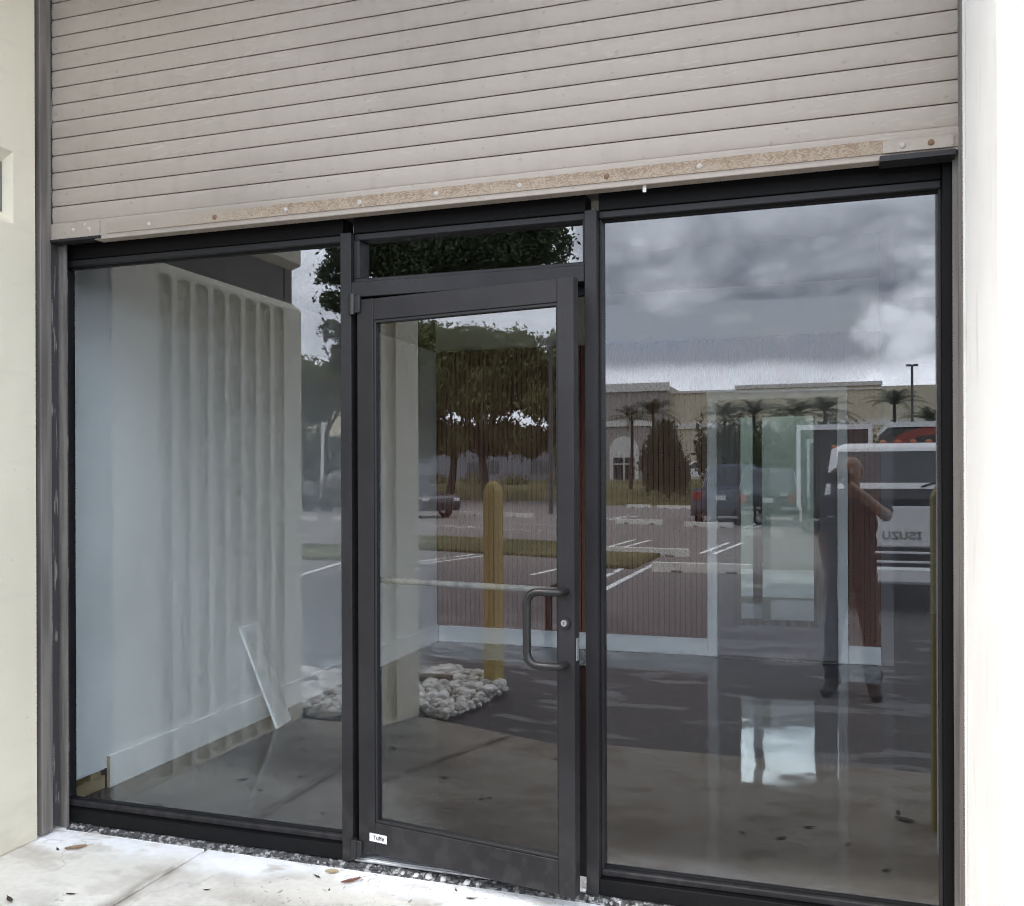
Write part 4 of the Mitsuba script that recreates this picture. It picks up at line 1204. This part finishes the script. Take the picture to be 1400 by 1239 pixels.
for z_ in (0.665, 0.560):
    put(t + '__grille_bar', box(XC - 0.95, XC + 0.95, TY - 0.01, TY + 0.022, z_, z_ + 0.026, 0.006), 'mat_truck_white')
put(t + '__bumper', box(XC - 1.0, XC + 1.0, TY - 0.12, TY + 0.06, 0.325, 0.515, 0.03), 'mat_truck_white')
for s in (-1, 1):
    put(t + '__headlight', box(XC + s * 0.66, XC + s * 0.94, TY - 0.02, TY + 0.030, 0.56, 0.72, 0.02), 'mat_chrome')
    put(t + '__mirror', cat([tube([(XC + s * 0.98, TY - 0.12, 1.70), (XC + s * 1.16, TY + 0.05, 1.62), (XC + s * 1.16, TY + 0.05, 1.25), (XC + s * 0.99, TY - 0.1, 1.15)], 0.014, 6),
                             box(XC + s * 1.08, XC + s * 1.25, TY + 0.02, TY + 0.08, 1.28, 1.62, 0.02)]), 'mat_black')
    for yy, rr in ((TY - 0.75, 0.37), (TY - 3.9, 0.37)):
        c_, h_ = wheel(XC + s * 0.82, yy, rr, rr, 0.22)
        wk = put(t + '__wheel', c_, 'mat_rubber', 40)
        scene[wk + '__rim'] = mikit.ply(h_, 'mat_truck_white', smooth=40)
for x in (-0.95, -0.36, -0.18, 0.0, 0.18, 0.36, 0.95):
    put(t + '__marker_light', ico((XC + x * 0.93, TY - 0.60, 1.955 if abs(x) < 0.9 else 1.90), (0.036, 0.024, 0.022), 2), 'mat_orange', True)
put(t + '__bed', box(XC - 1.05, XC + 1.05, TY - 5.6, TY - 1.78, 0.62, 0.80), 'mat_black')
put(t + '__chassis', cat([box(XC - 0.45, XC - 0.35, TY - 5.5, TY - 0.3, 0.40, 0.60), box(XC + 0.35, XC + 0.45, TY - 5.5, TY - 0.3, 0.40, 0.60)]), 'mat_black')

# ---------------------------------------------------------------- the photographer, seen in the glass


def skin_of(chains, edge=0.022, iters=10, folds=0.0):
    total = m3.Manifold()
    for a, b in chains:
        (pa, ra), (pb, rb) = a, b
        s = [m3.Manifold.sphere(1.0, 20).scale(list(np.broadcast_to(r, 3).astype(float))).translate(list(map(float, p))) for p, r in ((pa, ra), (pb, rb))]
        total += m3.Manifold.batch_hull(s)
    m = tri(total.refine_to_length(edge))
    m.merge_vertices()
    trimesh.smoothing.filter_taubin(m, iterations=iters)
    if folds:
        v = np.array(m.vertices)
        k = meshkit.fbm(v * np.array([9, 9, 15]) + 3, 3) - 0.5
        m.vertices = v + np.array(m.vertex_normals) * (k * folds)[:, None]
    return m


t = thing('person', 'bald person in navy t-shirt and dark jeans holding up a phone', 'person')
PY = -3.86
hip, chest, neck = (0.13, PY - 0.02, 0.90), (0.13, PY, 1.24), (0.125, PY + 0.01, 1.42)
rs, ls = (0.295, PY, 1.345), (-0.035, PY, 1.345)
re, le = (0.345, PY + 0.15, 1.275), (-0.068, PY - 0.05, 1.075)
rh, lh = (0.075, PY + 0.245, 1.515), (-0.052, PY - 0.03, 0.86)
body_ch = [((neck, 0.055), ((0.122, PY + 0.03, 1.50), 0.055)), ((rs, 0.052), (re, 0.043)), ((re, 0.042), (rh, 0.028)), ((ls, 0.052), (le, 0.043)), ((le, 0.042), (lh, 0.028))]
HC = np.array([0.121, PY + 0.055, 1.585])
body_ch += [((HC + [0, -0.012, 0.025], (0.072, 0.088, 0.080)), (HC + [0, 0.02, -0.035], (0.060, 0.066, 0.062))), ((HC + [0, 0.05, -0.065], 0.032), (HC + [0, 0.035, -0.03], 0.045)),
            ((HC + [0, 0.082, 0.012], 0.010), (HC + [0, 0.098, -0.016], 0.013)),
            ((HC + [-0.073, -0.005, 0.012], (0.010, 0.020, 0.026)), (HC + [-0.071, 0.0, -0.015], (0.010, 0.014, 0.02))), ((HC + [0.073, -0.005, 0.012], (0.010, 0.020, 0.026)), (HC + [0.071, 0.0, -0.015], (0.010, 0.014, 0.02)))]
for hx, sgn in ((rh, -1), (lh, 1)):
    h0 = np.array(hx)
    first_ = len(body_ch)
    palm_c = h0 + np.array([0.030 * sgn, 0.020, 0.030])
    body_ch.append(((h0, 0.026), (palm_c, (0.016, 0.024, 0.036))))
    for j, (dz, ln) in enumerate(((0.038, 0.048), (0.017, 0.055), (-0.004, 0.052), (-0.024, 0.042))):
        k0 = palm_c + np.array([0.010 * sgn, 0.010, dz])
        k1 = k0 + np.array([0.55 * sgn * ln, 0.022, 0.004])
        k2 = k1 + np.array([0.45 * sgn * ln, 0.004, -0.002])
        body_ch += [((k0, 0.0095), (k1, 0.0088)), ((k1, 0.0088), (k2, 0.0075))]
    tb = palm_c + np.array([-0.004 * sgn, 0.0, 0.012])
    body_ch += [((tb, 0.012), (tb + np.array([0.020 * sgn, -0.004, 0.036]), 0.0095)), ((tb + np.array([0.020 * sgn, -0.004, 0.036]), 0.0095), (tb + np.array([0.044 * sgn, -0.002, 0.044]), 0.008))]
    if hx is lh:      # the hanging hand: fingers down
        turn = lambda p: h0 + np.array([-(np.asarray(p) - h0)[2] * 0.25, (np.asarray(p) - h0)[1] + (np.asarray(p) - h0)[2] * 0.6, -abs((np.asarray(p) - h0)[0]) * 1.5 - 0.3 * abs((np.asarray(p) - h0)[2])])
        body_ch[first_:] = [tuple((turn(p), r if np.ndim(r) == 0 else (0.020, 0.030, 0.030)) for p, r in ch) for ch in body_ch[first_:]]
lk, rk = (-0.005, PY + 0.02, 0.48), (0.245, PY + 0.04, 0.48)
la, ra = (-0.015, PY + 0.02, 0.085), (0.262, PY + 0.06, 0.085)
put(t + '__body', skin_of(body_ch, 0.012, 8), 'mat_skin', True)
shirt = [((chest, (0.165, 0.105, 0.13)), (hip, (0.160, 0.110, 0.09))), (((0.13, PY, 1.335), (0.155, 0.075, 0.06)), (chest, (0.168, 0.108, 0.10))), (((0.125, PY, 1.40), (0.075, 0.062, 0.02)), ((0.13, PY, 1.335), (0.165, 0.078, 0.05))),
         ((rs, 0.066), ((0.330, PY + 0.085, 1.315), 0.062)), ((ls, 0.066), ((-0.062, PY - 0.035, 1.17), 0.060))]
put(t + '__shirt', skin_of(shirt, 0.014, 6, 0.045), 'mat_navy', True)
legs = [(((0.07, PY - 0.02, 0.86), (0.10, 0.112, 0.08)), ((0.19, PY - 0.02, 0.86), (0.10, 0.112, 0.08))), (((0.055, PY - 0.02, 0.82), (0.092, 0.10, 0.08)), (lk, 0.066)), ((lk, 0.066), (la, 0.058)),
        (((0.205, PY - 0.02, 0.82), (0.092, 0.10, 0.08)), (rk, 0.066)), ((rk, 0.066), (ra, 0.058))]
put(t + '__jeans', skin_of(legs, 0.016, 6, 0.04), 'mat_jeans', True)
for (ax_, ay_, _), toe in ((la, (-0.045, 0.17)), (ra, (0.015, 0.18))):
    sh = [(((ax_, ay_ - 0.035, 0.030), (0.040, 0.045, 0.040)), ((ax_ + toe[0], ay_ + toe[1], 0.020), (0.042, 0.05, 0.028))), (((ax_, ay_, 0.075), 0.045), ((ax_ + toe[0] * 0.4, ay_ + toe[1] * 0.4, 0.045), (0.042, 0.05, 0.04)))]
    put(t + '__shoe', skin_of(sh, 0.018, 6), 'mat_shoe', True)
put(t + '__shirt_print', box(-0.045, 0.01, PY + 0.118, PY + 0.122, 1.255, 1.268), 'mat_bolt')
put('phone', box(-0.052, 0.108, -3.5235, -3.5150, 1.500, 1.578, 0.003), 'mat_black', label='black phone held up level in front of the face', category='phone')

for k in list(labels):
    labels[k] = {a: b for a, b in labels[k].items() if b}
